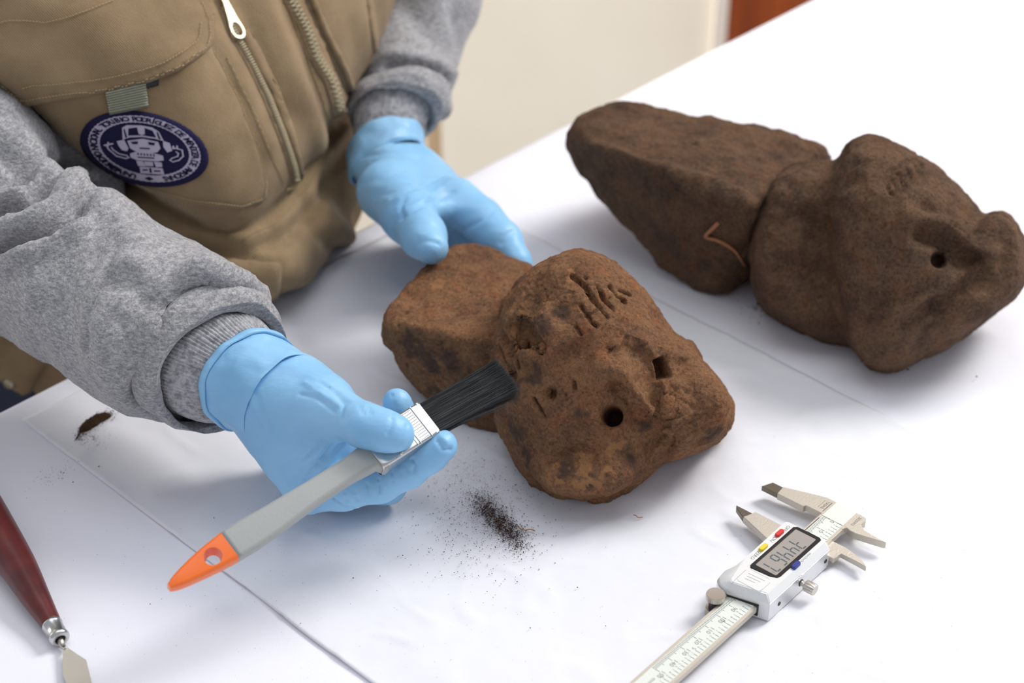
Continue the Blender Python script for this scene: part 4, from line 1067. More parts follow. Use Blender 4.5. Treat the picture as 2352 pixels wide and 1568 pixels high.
# image-right glove, resting on the far side of the stone
palm2 = hull([Pd(792, 345, 1.070), Pd(790, 400, 1.060), Pd(980, 325, 1.075), Pd(1015, 365, 1.060), Pd(1085, 435, 1.035), Pd(880, 320, 1.045), Pd(880, 330, 1.11), Pd(800, 420, 1.05), Pd(850, 480, 1.035), Pd(930, 545, 1.015), Pd(960, 480, 1.005), Pd(1010, 380, 1.05), Pd(1062, 420, 1.035), Pd(1105, 470, 1.02), Pd(1020, 470, 1.015), Pd(1040, 450, 1.075), Pd(900, 400, 1.03), Pd(1060, 520, 1.045)], .005, .003)
th2 = union(chain([(890, 440, 1.03, 72), (940, 496, .998, 60), (972, 540, .978, 50), (992, 568, .966, 40)]), .008)
ix2 = union(chain([(1050, 455, 1.030, 48), (1105, 505, 1.022, 50), (1155, 552, 1.008, 45), (1188, 600, 1.000, 32), (1198, 628, .998, 28)]), .004)
md2 = union(chain([(1040, 470, 1.06, 46), (1090, 540, 1.055, 42), (1130, 600, 1.035, 36), (1150, 640, 1.02, 32)]), .004)
rg2 = union(chain([(1010, 490, 1.075, 44), (1050, 560, 1.075, 40), (1090, 620, 1.055, 34), (1105, 650, 1.04, 30)]), .004)
lt2 = union(chain([(980, 500, 1.085, 40), (1010, 560, 1.09, 35), (1040, 610, 1.075, 30), (1055, 635, 1.06, 27)]), .004)
G2 = Surf(union([palm2, th2, ix2, md2, rg2, lt2], .006), .0018, 3)
finish_glove(G2, wr([(830, 420), (880, 410), (930, 395)], 6, 14, 14, 3, 1.8, .5) + [([(920, 500), (960, 478), (1000, 462), (1040, 440)], 1.6, -1.4), ([(930, 480), (970, 460), (1030, 420)], 1.5, 1.0), ([(900, 455), (960, 430), (1010, 410)], 1.4, -.9), ([(960, 560), (980, 552), (1010, 560)], 1.2, -1.0), ([(965, 540), (1000, 535)], 1.0, .7), ([(1060, 530), (1100, 510), (1130, 488)], 1.3, -1.2),
                  ([(1150, 560), (1165, 540), (1180, 530)], 1.3, -1.4), ([(925, 500), (922, 470), (930, 455)], 1.3, -1.2), ([(820, 360), (900, 350), (965, 365)], 1.8, -1.0)], 71)
gl2 = under(G2.build('glove', M['glove'])); tag(gl2, 'blue nitrile glove resting on the far edge of the stone')
cf2 = sock('glove_cuff', [(888, 330, 1.078, 84, 30, 72), (888, 326, 1.079, 90, 30, 72), (887, 330, 1.078, 93, 30, 72), (886, 340, 1.076, 92, 26, 70), (886, 358, 1.072, 93, 24, 66), (888, 374, 1.069, 94, 22, 62), (890, 378, 1.068, 88, 20, 60)], M['glove'], None, 100, wamp=.02, seed=22); cf2.parent = gl2

# ------------------------------------------------------------------ jeans and the body inside the clothes
legs = union([cone(hipc + [-.07, .03, .03], hipc + [.07, .06, .03], .095, .095), cone(hipc + [-.10, .0, .0], [hipc[0] - .16, hipc[1] + .02, T - .40], .080, .062), cone([hipc[0] - .16, hipc[1] + .02, T - .40], [hipc[0] - .17, hipc[1] + .10, .06], .062, .050),
              cone(hipc + [.08, .06, .0], [hipc[0] + .12, hipc[1] + .14, T - .40], .080, .062), cone([hipc[0] + .12, hipc[1] + .14, T - .40], [hipc[0] + .13, hipc[1] + .22, .06], .062, .050)], .02)
Jn = Surf(clear_table(legs), .008, 2); Jn.noise(60, 4, 3)
jn = under(Jn.build('jeans', M['jean']))
bp = [cone(hipc + [0, .07, .0], chest, .06, .07), cone(chest, (sh_l + sh_r) / 2, .07, .08), cone(sh_l + [.06, 0, 0], sh_r - [.06, 0, 0], .055, .055), cone((sh_l + sh_r) / 2, nk, .07, .055), cone(nk, hd - [0, .0, .04], .050, .06), cone(hd - [.0, .02, .03], hd + [0, .0, .04], .074, .088),
      cone(hd + [0.02, -.085, -.005], hd + [.025, -.10, -.025], .010, .014), cone(hd + [-.088, .0, -.01], hd + [-.09, .0, .015], .012, .015), cone(hd + [.088, .0, -.01], hd + [.09, .0, .015], .012, .015)]
bp += chain([(-470, -260, 1.03, 150), (-20, 520, .95, 120), (430, 800, .875, 88), (570, 885, .862, 74), (660, 960, .862, 60)])
bp += chain([(1180, -450, 1.19, 120), (985, 0, 1.155, 78), (925, 190, 1.12, 72), (885, 340, 1.076, 56), (940, 420, 1.05, 50)])
bp += [cone(hipc + [-.10, .0, -.03], [hipc[0] - .16, hipc[1] + .02, T - .40], .06, .05), cone([hipc[0] - .16, hipc[1] + .02, T - .40], [hipc[0] - .17, hipc[1] + .10, .03], .05, .035), cone([hipc[0] - .17, hipc[1] + .10, .035], [hipc[0] - .15, hipc[1] - .06, .03], .035, .03),
       cone(hipc + [.08, .06, -.03], [hipc[0] + .12, hipc[1] + .14, T - .40], .06, .05), cone([hipc[0] + .12, hipc[1] + .14, T - .40], [hipc[0] + .13, hipc[1] + .22, .03], .05, .035), cone([hipc[0] + .13, hipc[1] + .22, .035], [hipc[0] + .15, hipc[1] + .06, .03], .035, .03)]
Bd = Surf(clear_table(union(bp, .012)), .007, 2)
for a_, r_, d_ in ((.0, 7, -3), ):
    for sx_ in (-.031, .031):
        q_ = hd + np.array([sx_ + .01, -.085, .012]); dd_ = np.linalg.norm(Bd.V - q_, axis=1) * 1000; Bd.V = Bd.V + Bd.N * (-.005 * np.exp(-(dd_ / 13) ** 2))[:, None]
q_ = [hd + np.array([x_ + .018, -.095, -.052]) for x_ in (-.022, 0, .022)]; dd_ = Bd.dist(q_) * 1000; Bd.V = Bd.V + Bd.N * (.004 * np.exp(-(dd_ / 9) ** 2) - .005 * np.exp(-(dd_ / 3) ** 2))[:, None]
bdo = under(Bd.build('body', M['skin']))
for sx_ in (-.031, .031):
    bm = bmesh.new(); bmesh.ops.create_uvsphere(bm, u_segments=16, v_segments=10, radius=.0115); bmesh.ops.translate(bm, verts=bm.verts, vec=Vector(hd + np.array([sx_ + .010, -.078, .012])))
    e_ = bm_obj('eye', bm, M['thread'], None, True); e_.parent = bdo
def capf(P):
    d = np.linalg.norm((P - (hd + np.array([0, .012, .022]))) / np.array([1, 1.05, 1]), axis=1) - .101
    return np.maximum(d, -(P[:, 2] - hd[2] + .01 + (P[:, 1] - hd[1]) * .9))
capf.lo = hd - .13; capf.hi = hd + .15
Hr = Surf(capf, .006, 2); Hr.noise(14, 2.5, 3)
under(Hr.build('hair', M['hair']))

# ------------------------------------------------------------------ paint brush
def _cam2w(x, y, f): return RV * x + UV * y + FV * f
BW = _cam2w(10.4, -12.5, -5.1); BW /= np.linalg.norm(BW)
spine = [Pd(388, 1350, .765), Pd(452, 1306, .7715), Pd(525, 1258, .778), Pd(615, 1202, .787), Pd(705, 1142, .797), Pd(780, 1094, .806), Pd(852, 1049, .8145), Pd(920, 1006, .8220), Pd(983, 966, .829), Pd(1163, 868, .850)]
spine = np.array(spine)
s_len = np.concatenate([[0], np.cumsum(np.linalg.norm(np.diff(spine, axis=0), axis=1))])
def sp(t):
    p = np.array([np.interp(t, s_len, spine[:, i]) for i in range(3)])
    q = np.array([np.interp(min(t + .012, s_len[-1]), s_len, spine[:, i]) for i in range(3)]) - np.array([np.interp(max(t - .012, 0), s_len, spine[:, i]) for i in range(3)])
    a = q / np.linalg.norm(q); w_ = BW - (BW @ a) * a; w_ /= np.linalg.norm(w_); n = np.cross(a, w_)
    if n @ (-FV) < 0: n = -n
    return p, a, w_, n
def sect(t, hw, ht, rnd=.35, n=8):
    """rounded rectangle cross-section points at t"""
    p, a, w_, n_ = sp(t); out = []
    r = min(hw, ht) * rnd
    for (cx, cy, a0) in ((1, 1, 0), (-1, 1, 90), (-1, -1, 180), (1, -1, 270)):
        for k in range(n):
            th = math.radians(a0 + 90 * k / (n - 1)); out.append(p + w_ * (cx * (hw - r) + r * math.cos(th)) + n_ * (cy * (ht - r) + r * math.sin(th)))
    return out
Ltot = s_len[-1]; LF0 = s_len[6]; LF1 = s_len[8]; LO = s_len[2] + .0005
brush = tag(empty('paint_brush', tuple(spine[4])), 'flat paint brush with grey handle, orange tip and black bristles held against the stone', 'brush')
BINV = Matrix.Translation(brush.location).inverted()
def ub(o): o.parent = brush; o.matrix_parent_inverse = BINV; return o
def prof(t):
    """half width and half thickness of the handle in metres"""
    L = [(0, 1.2, 3.0), (.004, 3.2, 3.6), (.012, 5.0, 3.9), (.024, 7.0, 4.0), (.036, 8.1, 4.0), (.046, 8.3, 3.9), (.060, 7.6, 3.8), (.085, 6.3, 4.0), (.105, 6.2, 4.3), (.122, 7.4, 4.6), (.134, 9.6, 4.8), (.142, 10.9, 4.9), (LF0, 10.9, 4.9)]
    x = [l[0] for l in L]; return np.interp(t, x, [l[1] for l in L]) / 1000, np.interp(t, x, [l[2] for l in L]) / 1000
ts = np.linspace(LO, LF0 + .003, 40)
rings = [sect(t, *prof(t), rnd=.55) for t in ts]
ub(loft('handle', rings, M['handle'], None, True))
# orange end with a countersunk hanging hole
tso = [0, .0012, .003, .006, .010, .015, .020, .025, .030, .035, .040, .045, LO]
orr = [sect(t, *prof(t), rnd=.5) for t in tso if t <= LO]
oo = loft('orange_tip', orr, M['orange'], None, True)
hp, ha, hw_, hn = sp(np.interp(490, [388, 525], [0, s_len[2]]) - .0005)
cu = bmesh.new(); bmesh.ops.create_cone(cu, cap_ends=True, segments=40, radius1=.0034, radius2=.0046, depth=.0092)
cme = bpy.data.meshes.new('c'); cu.to_mesh(cme); cu.free(); co = bpy.data.objects.new('c', cme); COL.objects.link(co)
Rm = Matrix((tuple(hw_), tuple(np.cross(hn, hw_)), tuple(hn))).transposed().to_4x4(); co.matrix_world = Matrix.Translation(hp + hw_ * .0004) @ Rm
bo = oo.modifiers.new('b', 'BOOLEAN'); bo.operation = 'DIFFERENCE'; bo.object = co; bo.solver = 'EXACT'
bpy.context.view_layer.update()
me = bpy.data.meshes.new_from_object(oo.evaluated_get(bpy.context.evaluated_depsgraph_get())); oo.modifiers.clear(); oo.data = me
bpy.data.objects.remove(co); auto(oo, 40); ub(oo); tag(oo, 'orange painted tip with hanging hole')
# ferrule
fr = [sect(LF0 - .0002, .0100, .0052, .5), sect(LF0 + .001, .0103, .0055, .45)]
for k in np.linspace(.1, .9, 8): fr.append(sect(LF0 + (LF1 - LF0) * k, .0101, .0052 - .0006 * k, .3))
fr.append(sect(LF1, .0099, .0047, .3)); fr.append(sect(LF1 + .0001, .0094, .0042, .3)); fr.append(sect(LF1 - .004, .0092, .0040, .3))
fe = ub(loft('ferrule', fr, M['tin'], None)); auto(fe, 40); tag(fe, 'shiny tinned metal ferrule')
def onface(t, x, z): p, a, w_, n = sp(t); return p + w_ * x + n * z
def bar3(bm, a, b, w_, h, up):
    a = np.array(a); b = np.array(b); d = (b - a) / np.linalg.norm(b - a); s = np.cross(up, d); s /= np.linalg.norm(s)
    vs = [bm.verts.new(q) for q in (a - s * w_, b - s * w_, b + s * w_, a + s * w_, a - s * w_ * .5 + up * h, b - s * w_ * .5 + up * h, b + s * w_ * .5 + up * h, a + s * w_ * .5 + up * h)]
    for f in ((0, 1, 5, 4), (1, 2, 6, 5), (2, 3, 7, 6), (3, 0, 4, 7), (4, 5, 6, 7), (3, 2, 1, 0)): bm.faces.new([vs[i] for i in f])
nF = sp((LF0 + LF1) / 2)[3]
bm = bmesh.new()
for tt, wd, hh in ((LF1 - .0012, .0008, .0003), (LF1 - .0052, .0004, .0004), (LF1 - .0125, .0004, .0004), (LF1 - .0142, .0004, .0003), (LF1 - .0275, .0005, .0004)):
    bar3(bm, onface(tt, -.0096, .0046), onface(tt, .0096, .0046), wd, hh + .0004, nF)
o = bm_obj('embossed_band', bm, M['tin'], None); ub(o)
bm = bmesh.new()
for k in range(12):
    x = -.0086 + k * .00152
    bar3(bm, onface(LF1 - .0062, x, .0047), onface(LF1 - .0112, x + .0002, .0047), .00015, .0004, nF)
o = bm_obj('embossed_hatching', bm, M['tin'], None); ub(o); o['kind'] = 'stuff'
for t_, x_ in ((LF0 + .0085, .001), (LF0 + .012, .0086)):
    bm = bmesh.new(); bmesh.ops.create_uvsphere(bm, u_segments=14, v_segments=8, radius=.0011)
    bmesh.ops.translate(bm, verts=bm.verts, vec=Vector(onface(t_, x_, .0049))); ub(bm_obj('nail_head', bm, M['tin'], None, True))
# bristles: a core block plus single hairs
core = [sect(LF1 - .003, .0090, .0036, .4), sect(LF1 + .02, .0094, .0036, .5), sect(Ltot - .016, .0090, .0026, .6), sect(Ltot - .012, .0080, .0016, .6)]
ub(loft('bristle_core', core, M['bristle'], None, True))
Vb = []; Fb = []
def hair(a, m_, b, r, rt_=.35):
    k = len(Vb); pts = [a, m_, b]
    for i, p in enumerate(pts):
        d = (pts[min(i + 1, 2)] - pts[max(i - 1, 0)]); d /= np.linalg.norm(d); s = np.cross(d, nF); s /= np.linalg.norm(s); u_ = np.cross(s, d); rr = r * (1 if i < 2 else rt_)
        for th in (0, 2.1, 4.2): Vb.append(p + (s * math.cos(th) + u_ * math.sin(th)) * rr)
    for i in (0, 1):
        for j in range(3): Fb.append((k + i * 3 + j, k + i * 3 + (j + 1) % 3, k + i * 3 + 3 + (j + 1) % 3, k + i * 3 + 3 + j))
rb = np.random.default_rng(5)
for i in range(5200):
    if i % 4: x, z = rb.uniform(-1, 1), rb.uniform(-.2, 1.0)
    else: x, z = rb.choice([-1, 1]) * rb.uniform(.9, 1.02), rb.uniform(-1, 1)
    le = Ltot - LF1 + rb.normal(0, .0011) - .0014 * abs(x) ** 4
    p0 = onface(LF1 - .002, x * .0088, z * .0037); fl = 1.06 + rb.normal(0, .03)
    p1 = onface(LF1 + le * .5, x * .0092 + rb.normal(0, .0002), z * .0040 + rb.normal(0, .00012)); 
    e = onface(min(LF1 + le, Ltot), x * .0094 * fl + rb.normal(0, .0004), z * .0038 * (1 + rb.normal(0, .12)) + rb.normal(0, .00025)) + sp(Ltot)[1] * max(0, LF1 + le - Ltot)
    hair(p0, p1, e, rb.uniform(.00006, .00011))
for i in range(26):
    x = .95 + .1 * rb.random(); le = Ltot - LF1 - rb.uniform(-.004, .012); sprd = rb.uniform(.001, .0055)
    hair(onface(LF1, .0088, 0), onface(LF1 + le * .5, .0094 + sprd * .45, rb.normal(0, .0012)), onface(LF1 + le - .0005, .0094 + sprd, rb.normal(0, .0015)), .00005, .6)
o = mesh('bristles', Vb, Fb, M['bristle'], None); ub(o); o['kind'] = 'stuff'

# ------------------------------------------------------------------ digital caliper, in its own millimetres
AZ = math.radians(48.86)
cal = tag(empty('digital_caliper', (.1635, .7203, T + .0016), AZ + math.pi), 'silver digital caliper with grey display and coloured buttons lying on the sheet', 'caliper')
def prism(name, layers, mat, parent, bev=0.0, flat=True):
    """layers = list of (polygon in mm, z in mm) with equal counts"""
    bm = bmesh.new(); R_ = [[bm.verts.new((x / 1000, y / 1000, z / 1000)) for x, y in poly] for poly, z in layers]; n = len(R_[0])
    bm.faces.new(R_[0][::-1]); bm.faces.new(R_[-1])
    for a, b in zip(R_[:-1], R_[1:]):
        for i in range(n): bm.faces.new((a[i], a[(i + 1) % n], b[(i + 1) % n], b[i]))
    bmesh.ops.recalc_face_normals(bm, faces=bm.faces)
    if bev: bmesh.ops.bevel(bm, geom=[e for e in bm.edges if e.calc_face_angle(0) > .3], offset=bev / 1000, segments=2, affect='EDGES', clamp_overlap=True)
    o = bm_obj(name, bm, mat, parent); auto(o, 32); return o
def rrect(x0, y0, x1, y1, r, n=5):
    out = []
    for cx, cy, a0 in ((x1 - r, y1 - r, 0), (x0 + r, y1 - r, 90), (x0 + r, y0 + r, 180), (x1 - r, y0 + r, 270)):
        for k in range(n): th = math.radians(a0 + 90 * k / (n - 1)); out.append((cx + r * math.cos(th), cy + r * math.sin(th)))
    return out
def scale_poly(P_, k, c): return [(c[0] + (x - c[0]) * k, c[1] + (y - c[1]) * k) for x, y in P_]
BY0, BY1 = 1.0, 16.9
bar_ = prism('beam', [([(-13, BY0), (182, BY0), (182, BY1), (-13, BY1)], 4.6), ([(-13, BY0), (182, BY0), (182, BY1), (-13, BY1)], 8.6)], M['satin'], cal, .35)
sp_ = prism('scale_plate', [([(0, 2.9), (176, 2.9), (176, 15.4), (0, 15.4)], 8.0), ([(0, 2.9), (176, 2.9), (176, 15.4), (0, 15.4)], 8.72)], M['scale_plate'], cal, .05); sp_['label'] = 'pale green printed scale strip'
hp_ = prism('blank_plate', [([(-14.2, 2.6), (-.2, 2.6), (-.2, 15.4), (-14.2, 15.4)], 8.0), ([(-14.2, 2.6), (-.2, 2.6), (-.2, 15.4), (-14.2, 15.4)], 8.9)], M['scale_plate2'], cal, .05)
prism('plate_joint', [([(-14.2, 2.2), (22, 2.2), (22, 2.6), (-14.2, 2.6)], 8.0), ([(-14.2, 2.2), (22, 2.2), (22, 2.6), (-14.2, 2.6)], 8.66)], M['ink'], cal)
fj = [(0, BY0 + .3), (-.3, 2), (-1.6, .8), (-1.8, -8.6), (0, -9.2), (0, -26), (-6.9, -26.8), (-15, -3.7), (-14.8, 2), (-14.2, 16.9), (-13.8, 21.4), (-11, 22.8), (-8.2, 21.8), (-6.4, 23.6), (-4.5, 26.0), (-3.9, 33), (-3.6, 40), (-2.6, 38), (.8, 24), (.6, 20), (-.2, 17.6), (2.5, 16.9), (2.5, BY0 + .3)]
def tri_prism(name, poly, z0, z1, mat, parent, bev=.25):
    bm = bmesh.new(); vs = [bm.verts.new((x / 1000, y / 1000, z0 / 1000)) for x, y in poly]; f = bm.faces.new(vs)
    r = bmesh.ops.triangulate(bm, faces=[f]); r = bmesh.ops.extrude_face_region(bm, geom=list(bm.faces)); bmesh.ops.translate(bm, verts=[v for v in r['geom'] if isinstance(v, bmesh.types.BMVert)], vec=(0, 0, (z1 - z0) / 1000))
    bmesh.ops.recalc_face_normals(bm, faces=bm.faces); bmesh.ops.dissolve_limit(bm, angle_limit=.01, verts=bm.verts, edges=bm.edges)
    if bev: bmesh.ops.bevel(bm, geom=[e for e in bm.edges if e.calc_face_angle(0) > .3], offset=bev / 1000, segments=1, affect='EDGES', clamp_overlap=True)
    o = bm_obj(name, bm, mat, parent); auto(o, 32); return o
tri_prism('fixed_jaw', fj, 4.4, 8.7, M['satin'], cal)
tri_prism('jaw_tip', [(0, -26), (0, -36.2), (-6.9, -33.4), (-6.9, -26.8)], 5.2, 8.3, M['carbide'], cal, .2)['label'] = 'dark ground tip of the jaw'
mj = [(20.6, -3), (20.6, -26.2), (23.6, -26.8), (28.4, -28.6), (34.6, -10), (34.6, -3)]
tri_prism('sliding_jaw', mj, 4.4, 8.7, M['satin'], cal)
tri_prism('jaw_tip', [(22.3, -26.4), (22.3, -37.2), (24.2, -36), (28.4, -28.6), (23.6, -26.8)], 5.0, 8.2, M['carbide'], cal, .2)
tri_prism('inner_jaw', [(11.2, 16.5), (11.0, 23.5), (11.6, 28), (14.4, 37.0), (17.4, 41), (17.0, 34), (16.8, 25.4), (23, 24.8), (23, 16.5)], 3.0, 6.2, M['satin'], cal)
# slider body: silver housing with a bevelled face
outer = [(22.2, -4.6), (24.2, -6.6), (62, -6.2), (68, -6.9), (74, -8.6), (80, -8.0), (83.5, -5), (85.2, 0), (79.4, 22.6), (24.5, 22.6), (21.8, 19.5)]
inner = [(24.0, -3.6), (25.5, -4.9), (62, -4.2), (66, -3.6), (71, -2.8), (77, -1.6), (80.6, -.8), (82.0, 1.2), (77.6, 19.4), (25.6, 19.4), (23.8, 17.4)]
low = [(x + (.6 if x < 30 else -.3), y + (.5 if y < 0 else 0)) for x, y in outer]
body = prism('slider_body', [(low, .4), (outer, 3.0), (outer, 12.6), (inner, 16.2)], M['chrome_face'], cal, .35); body['label'] = 'silver slider housing with bevelled edges'
prism('side_wall', [([(24.2, 22.3), (79.6, 22.3), (79.5, 22.75), (24.2, 22.75)], 1.6), ([(24.2, 22.3), (79.6, 22.3), (79.5, 22.75), (24.2, 22.75)], 12.2)], M['chrome'], body, .1)
prism('thumb_rest', [([(66, -6.6), (74, -9.2), (81, -8.4), (84.2, -5.2), (86.0, .4), (83, 1.2), (78, -2), (70, -4)], 2), ([(66, -6.6), (74, -9.2), (81, -8.4), (84.2, -5.2), (86.0, .4), (83, 1.2), (78, -2), (70, -4)], 11.4)], M['chrome'], body, .5)
prism('beam_slot', [([(79, .4), (85.25, .4), (81.6, 17.4), (79, 17.4)], 2.6), ([(79, .4), (85.35, .4), (81.7, 17.4), (79, 17.4)], 9.6)], M['black'], body)
prism('front_slot', [([(21.6, .4), (24, .4), (24, 17.4), (21.6, 17.4)], 2.6), ([(21.6, .4), (24, .4), (24, 17.4), (21.6, 17.4)], 9.4)], M['black'], body)
bz = [(24.6, 2.4), (26.2, .9), (65.6, 1.0), (67.3, 2.2), (66.2, 13.6), (64.6, 16.8), (62.8, 17.5), (25.6, 17.6), (24.4, 16.2), (24.3, 10)]
prism('display_bezel', [(bz, 15.6), (bz, 16.55)], M['black'], body, .15)
lc = rrect(27.0, 2.9, 63.9, 15.5, .8)
dsp = prism('display', [(lc, 15.7), (lc, 16.62)], M['lcdglass'], body); dsp['label'] = 'grey liquid crystal display'
prism('display_recess', [([(26.4, 2.5), (64.3, 2.5), (64.3, 3.0), (26.4, 3.0)], 16.3), ([(26.4, 2.5), (64.3, 2.5), (64.3, 3.0), (26.4, 3.0)], 16.64)], M['hole'], body)
bt = [(68.6, 1.4), (81.4, 2.6), (78.4, 18.0), (68.8, 16.0)]
o = prism('battery_cover', [(rrect(68.2, 1.6, 79.4, 15.8, 1.8), 15.6), (rrect(68.3, 1.7, 79.3, 15.7, 1.8), 16.42)], M['chrome_face'], body, .1)
LM = []
def line2(a, b, w_): LM.append((a, b, w_))
segs_bm = {}
def flat_bars(name, L, z, mat, parent, h=.03):
    bm = bmesh.new()
    for (x0, y0), (x1, y1), w_ in L:
        d = np.array([x1 - x0, y1 - y0]); d /= np.linalg.norm(d); s = np.array([-d[1], d[0]]) * w_ / 2
        P4 = [np.array([x0, y0]) - s, np.array([x1, y1]) - s, np.array([x1, y1]) + s, np.array([x0, y0]) + s]
        lo_ = [bm.verts.new((p[0] / 1000, p[1] / 1000, z / 1000)) for p in P4]; hi_ = [bm.verts.new((p[0] / 1000, p[1] / 1000, (z + h) / 1000)) for p in P4]
        bm.faces.new(hi_)
        for i in range(4): bm.faces.new((lo_[i], lo_[(i + 1) % 4], hi_[(i + 1) % 4], hi_[i]))
    return bm_obj(name, bm, mat, parent)
flat_bars('cover_ribs', [((71.5, 4.0), (70.8, 13.5), .22), ((73.6, 4.4), (73.0, 12.2), .22), ((75.7, 4.8), (75.2, 10.6), .22)], 16.4, M['hole'], body)
flat_bars('cover_outline', [((68.0, 3), (68.0, 14.2), .14), ((69.8, 1.4), (79.6, 1.5), .14), ((69.8, 16.0), (79.2, 16.0), .14), ((79.6, 1.6), (83.0, 1.9), .1)], 16.18, M['ink'], body)
# seven segment digits, upright in the caliper's own frame
def digit(xr, segs):
    xl = xr - 3.2; y0, y1 = 5.3, 14.4; ym = (y0 + y1) / 2; g_ = .32; w_ = .85; L = []
    sl_ = lambda y: (y - ym) * .06
    D = {'a': ((xl + g_, y1), (xr - g_, y1)), 'g': ((xl + g_, ym), (xr - g_, ym)), 'd': ((xl + g_, y0), (xr - g_, y0)), 'b': ((xr, ym + g_), (xr, y1 - g_)), 'c': ((xr, y0 + g_), (xr, ym - g_)), 'f': ((xl, ym + g_), (xl, y1 - g_)), 'e': ((xl, y0 + g_), (xl, ym - g_))}
    for s in segs: a, b = D[s]; L.append(((a[0] + sl_(a[1]), a[1]), (b[0] + sl_(b[1]), b[1]), w_))
    return L
L = digit(37.6, 'abcg') + digit(43.3, 'bcgf') + digit(49.0, 'bcgf') + digit(54.8, 'afgcde') + digit(60.8, 'abc') + [((38.6, 13.0), (39.0, 12.9), .5), ((62.6, 12.2), (62.6, 14.2), .18)]
o = flat_bars('display_digits', L, 16.60, M['seg'], body, .05)
# lettering helper in the caliper frame
def print_text(name, items, z, mat, parent):
    Vt = []; Ft = []
    for (s, x, y, size, rot) in items:
        P2, F2 = text2d(s, size, bold=-.012 * size); k = len(Vt); c_, s_ = math.cos(rot), math.sin(rot)
        for p in P2: Vt.append(((x + p[0] * c_ - p[1] * s_) / 1000, (y + p[0] * s_ + p[1] * c_) / 1000, z / 1000))
        Ft += [[k + i for i in f] for f in F2]
    o = mesh(name, Vt, Ft, mat, parent, False); o['kind'] = 'stuff'; return o
print_text('housing_lettering', [('OFF', 29.2, -1.3, 2.9, 0), ('ON', 41.2, -1.5, 2.9, 0), ('ZERO', 57.6, -1.4, 2.9, 0), ('mm/inch', 42.0, 19.0, 2.6, 0)], 16.24, M['ink'], body)
for (x, y, c_, nm) in ((35.4, -1.5, 'red', 'red power button'), (50.4, -1.4, 'yellow', 'yellow zero button'), (50.8, 18.7, 'blue', 'dark blue unit button')):
    b0 = rrect(x - 3.3, y - 1.35, x + 3.3, y + 1.35, 1.3, 6); b1 = scale_poly(b0, .86, (x, y))
    o = prism('button', [(b0, 15.8), (b0, 17.1), (b1, 17.7)], M[c_], body, .1); o['label'] = nm
# printed scales
tick = []; nums = []; smalls = []
for k in range(0, 151):
    if 21 < k < 82: continue
    tick.append(((k, 3.2), (k, 7.7 if k % 10 == 0 else (6.4 if k % 5 == 0 else 5.5)), .28))
    if k % 10 == 0: nums.append((str(k), k + .9, 9.3, 3.5, 0))
for k in range(0, 63):
    x = k * 2.54
    if 21 < x < 82: continue
    tick.append(((x, 12.7 if k % 10 else 12.0), (x, 15.1), .28))
    if k % 10: smalls.append((str(k % 10), x - .2, 11.7, 1.75, 0))
    elif k: nums.append((str(k // 10), x - .4, 10.7, 3.0, 0))
nums.append(('mm', 157.5, 8.6, 3.2, 0))
flat_bars('scale_marks', tick, 8.70, M['ink'], sp_, .03)['kind'] = 'stuff'
print_text('scale_numerals', nums + smalls, 8.76, M['ink'], sp_)
jt = print_text('jaw_lettering', [('2020302', -7.8, 18.9, 2.5, 0), ('YASAIL', -8.4, -.9, 2.6, 0)], 8.73, M['ink'], cal)
flat_bars('jaw_underline', [((-12.6, .9), (-3.4, .9), .35), ((-12.2, -3.0), (-4.6, -3.0), .14)], 8.70, M['ink'], cal)
def knurl(name, r, z0, z1, n, mat, parent, axis='z', loc=(0, 0, 0), cone_=True):
    bm = bmesh.new(); R_ = []
    for z, k in ((z0, .95), (z0 + .4, 1), (z1 - .4, 1), (z1, .95)):
        R_.append([bm.verts.new((math.cos(2 * math.pi * i / (2 * n)) * r * k * (1 if i % 2 else .95) / 1000, math.sin(2 * math.pi * i / (2 * n)) * r * k * (1 if i % 2 else .95) / 1000, z / 1000)) for i in range(2 * n)])
    bm.faces.new(R_[0][::-1]); c_ = bm.verts.new((0, 0, (z1 - .15) / 1000))
    N_ = 2 * n
    for i in range(N_): bm.faces.new((R_[3][i], R_[3][(i + 1) % N_], c_))
    for a, b in zip(R_[:-1], R_[1:]):
        for i in range(N_): bm.faces.new((a[i], a[(i + 1) % N_], b[(i + 1) % N_], b[i]))
    if axis == 'y': bmesh.ops.rotate(bm, verts=bm.verts, cent=(0, 0, 0), matrix=Matrix.Rotation(-math.pi / 2, 3, 'X'))
    bmesh.ops.translate(bm, verts=bm.verts, vec=Vector(loc) / 1000)
    o = bm_obj(name, bm, mat, parent); auto(o, 25); return o
wl_ = knurl('thumb_roller', 4.9, 9.8, 13.2, 40, M['steel'], cal, loc=(91.6, -1.6, 0)); wl_['label'] = 'knurled thumb roller'
knurl('roller_flange', 4.9, 1.0, 4.2, 40, M['steel'], wl_, loc=(91.6, -1.6, 0)); knurl('roller_axle', 3.2, 4.0, 10, 20, M['black'], wl_, loc=(91.6, -1.6, 0))
prism('roller_arm', [([(82, -4.5), (92, -4.6), (92, 1.2), (82, 1.2)], 4.4), ([(82, -4.5), (92, -4.6), (92, 1.2), (82, 1.2)], 9.4)], M['chrome'], cal, .3)
sc_ = knurl('lock_screw', 3.1, 25.8, 31.6, 18, M['steel'], cal, 'y', (51.2, 0, 7.6)); sc_['label'] = 'knurled locking screw'
knurl('screw_shank', 1.5, 21.0, 26.2, 16, M['steel'], sc_, 'y', (51.2, 0, 7.6))
knurl('screw_boss', 3.6, 20.5, 23.1, 24, M['chrome'], body, 'y', (51.2, 0, 9.4)); knurl('screw_hole', 2.1, 22.0, 23.25, 24, M['hole'], body, 'y', (51.2, 0, 7.6))
for x in (27.6, 70.3): knurl('side_screw', 1.25, 21.9, 22.95, 16, M['hole'], body, 'y', (x, 0, 6.4))

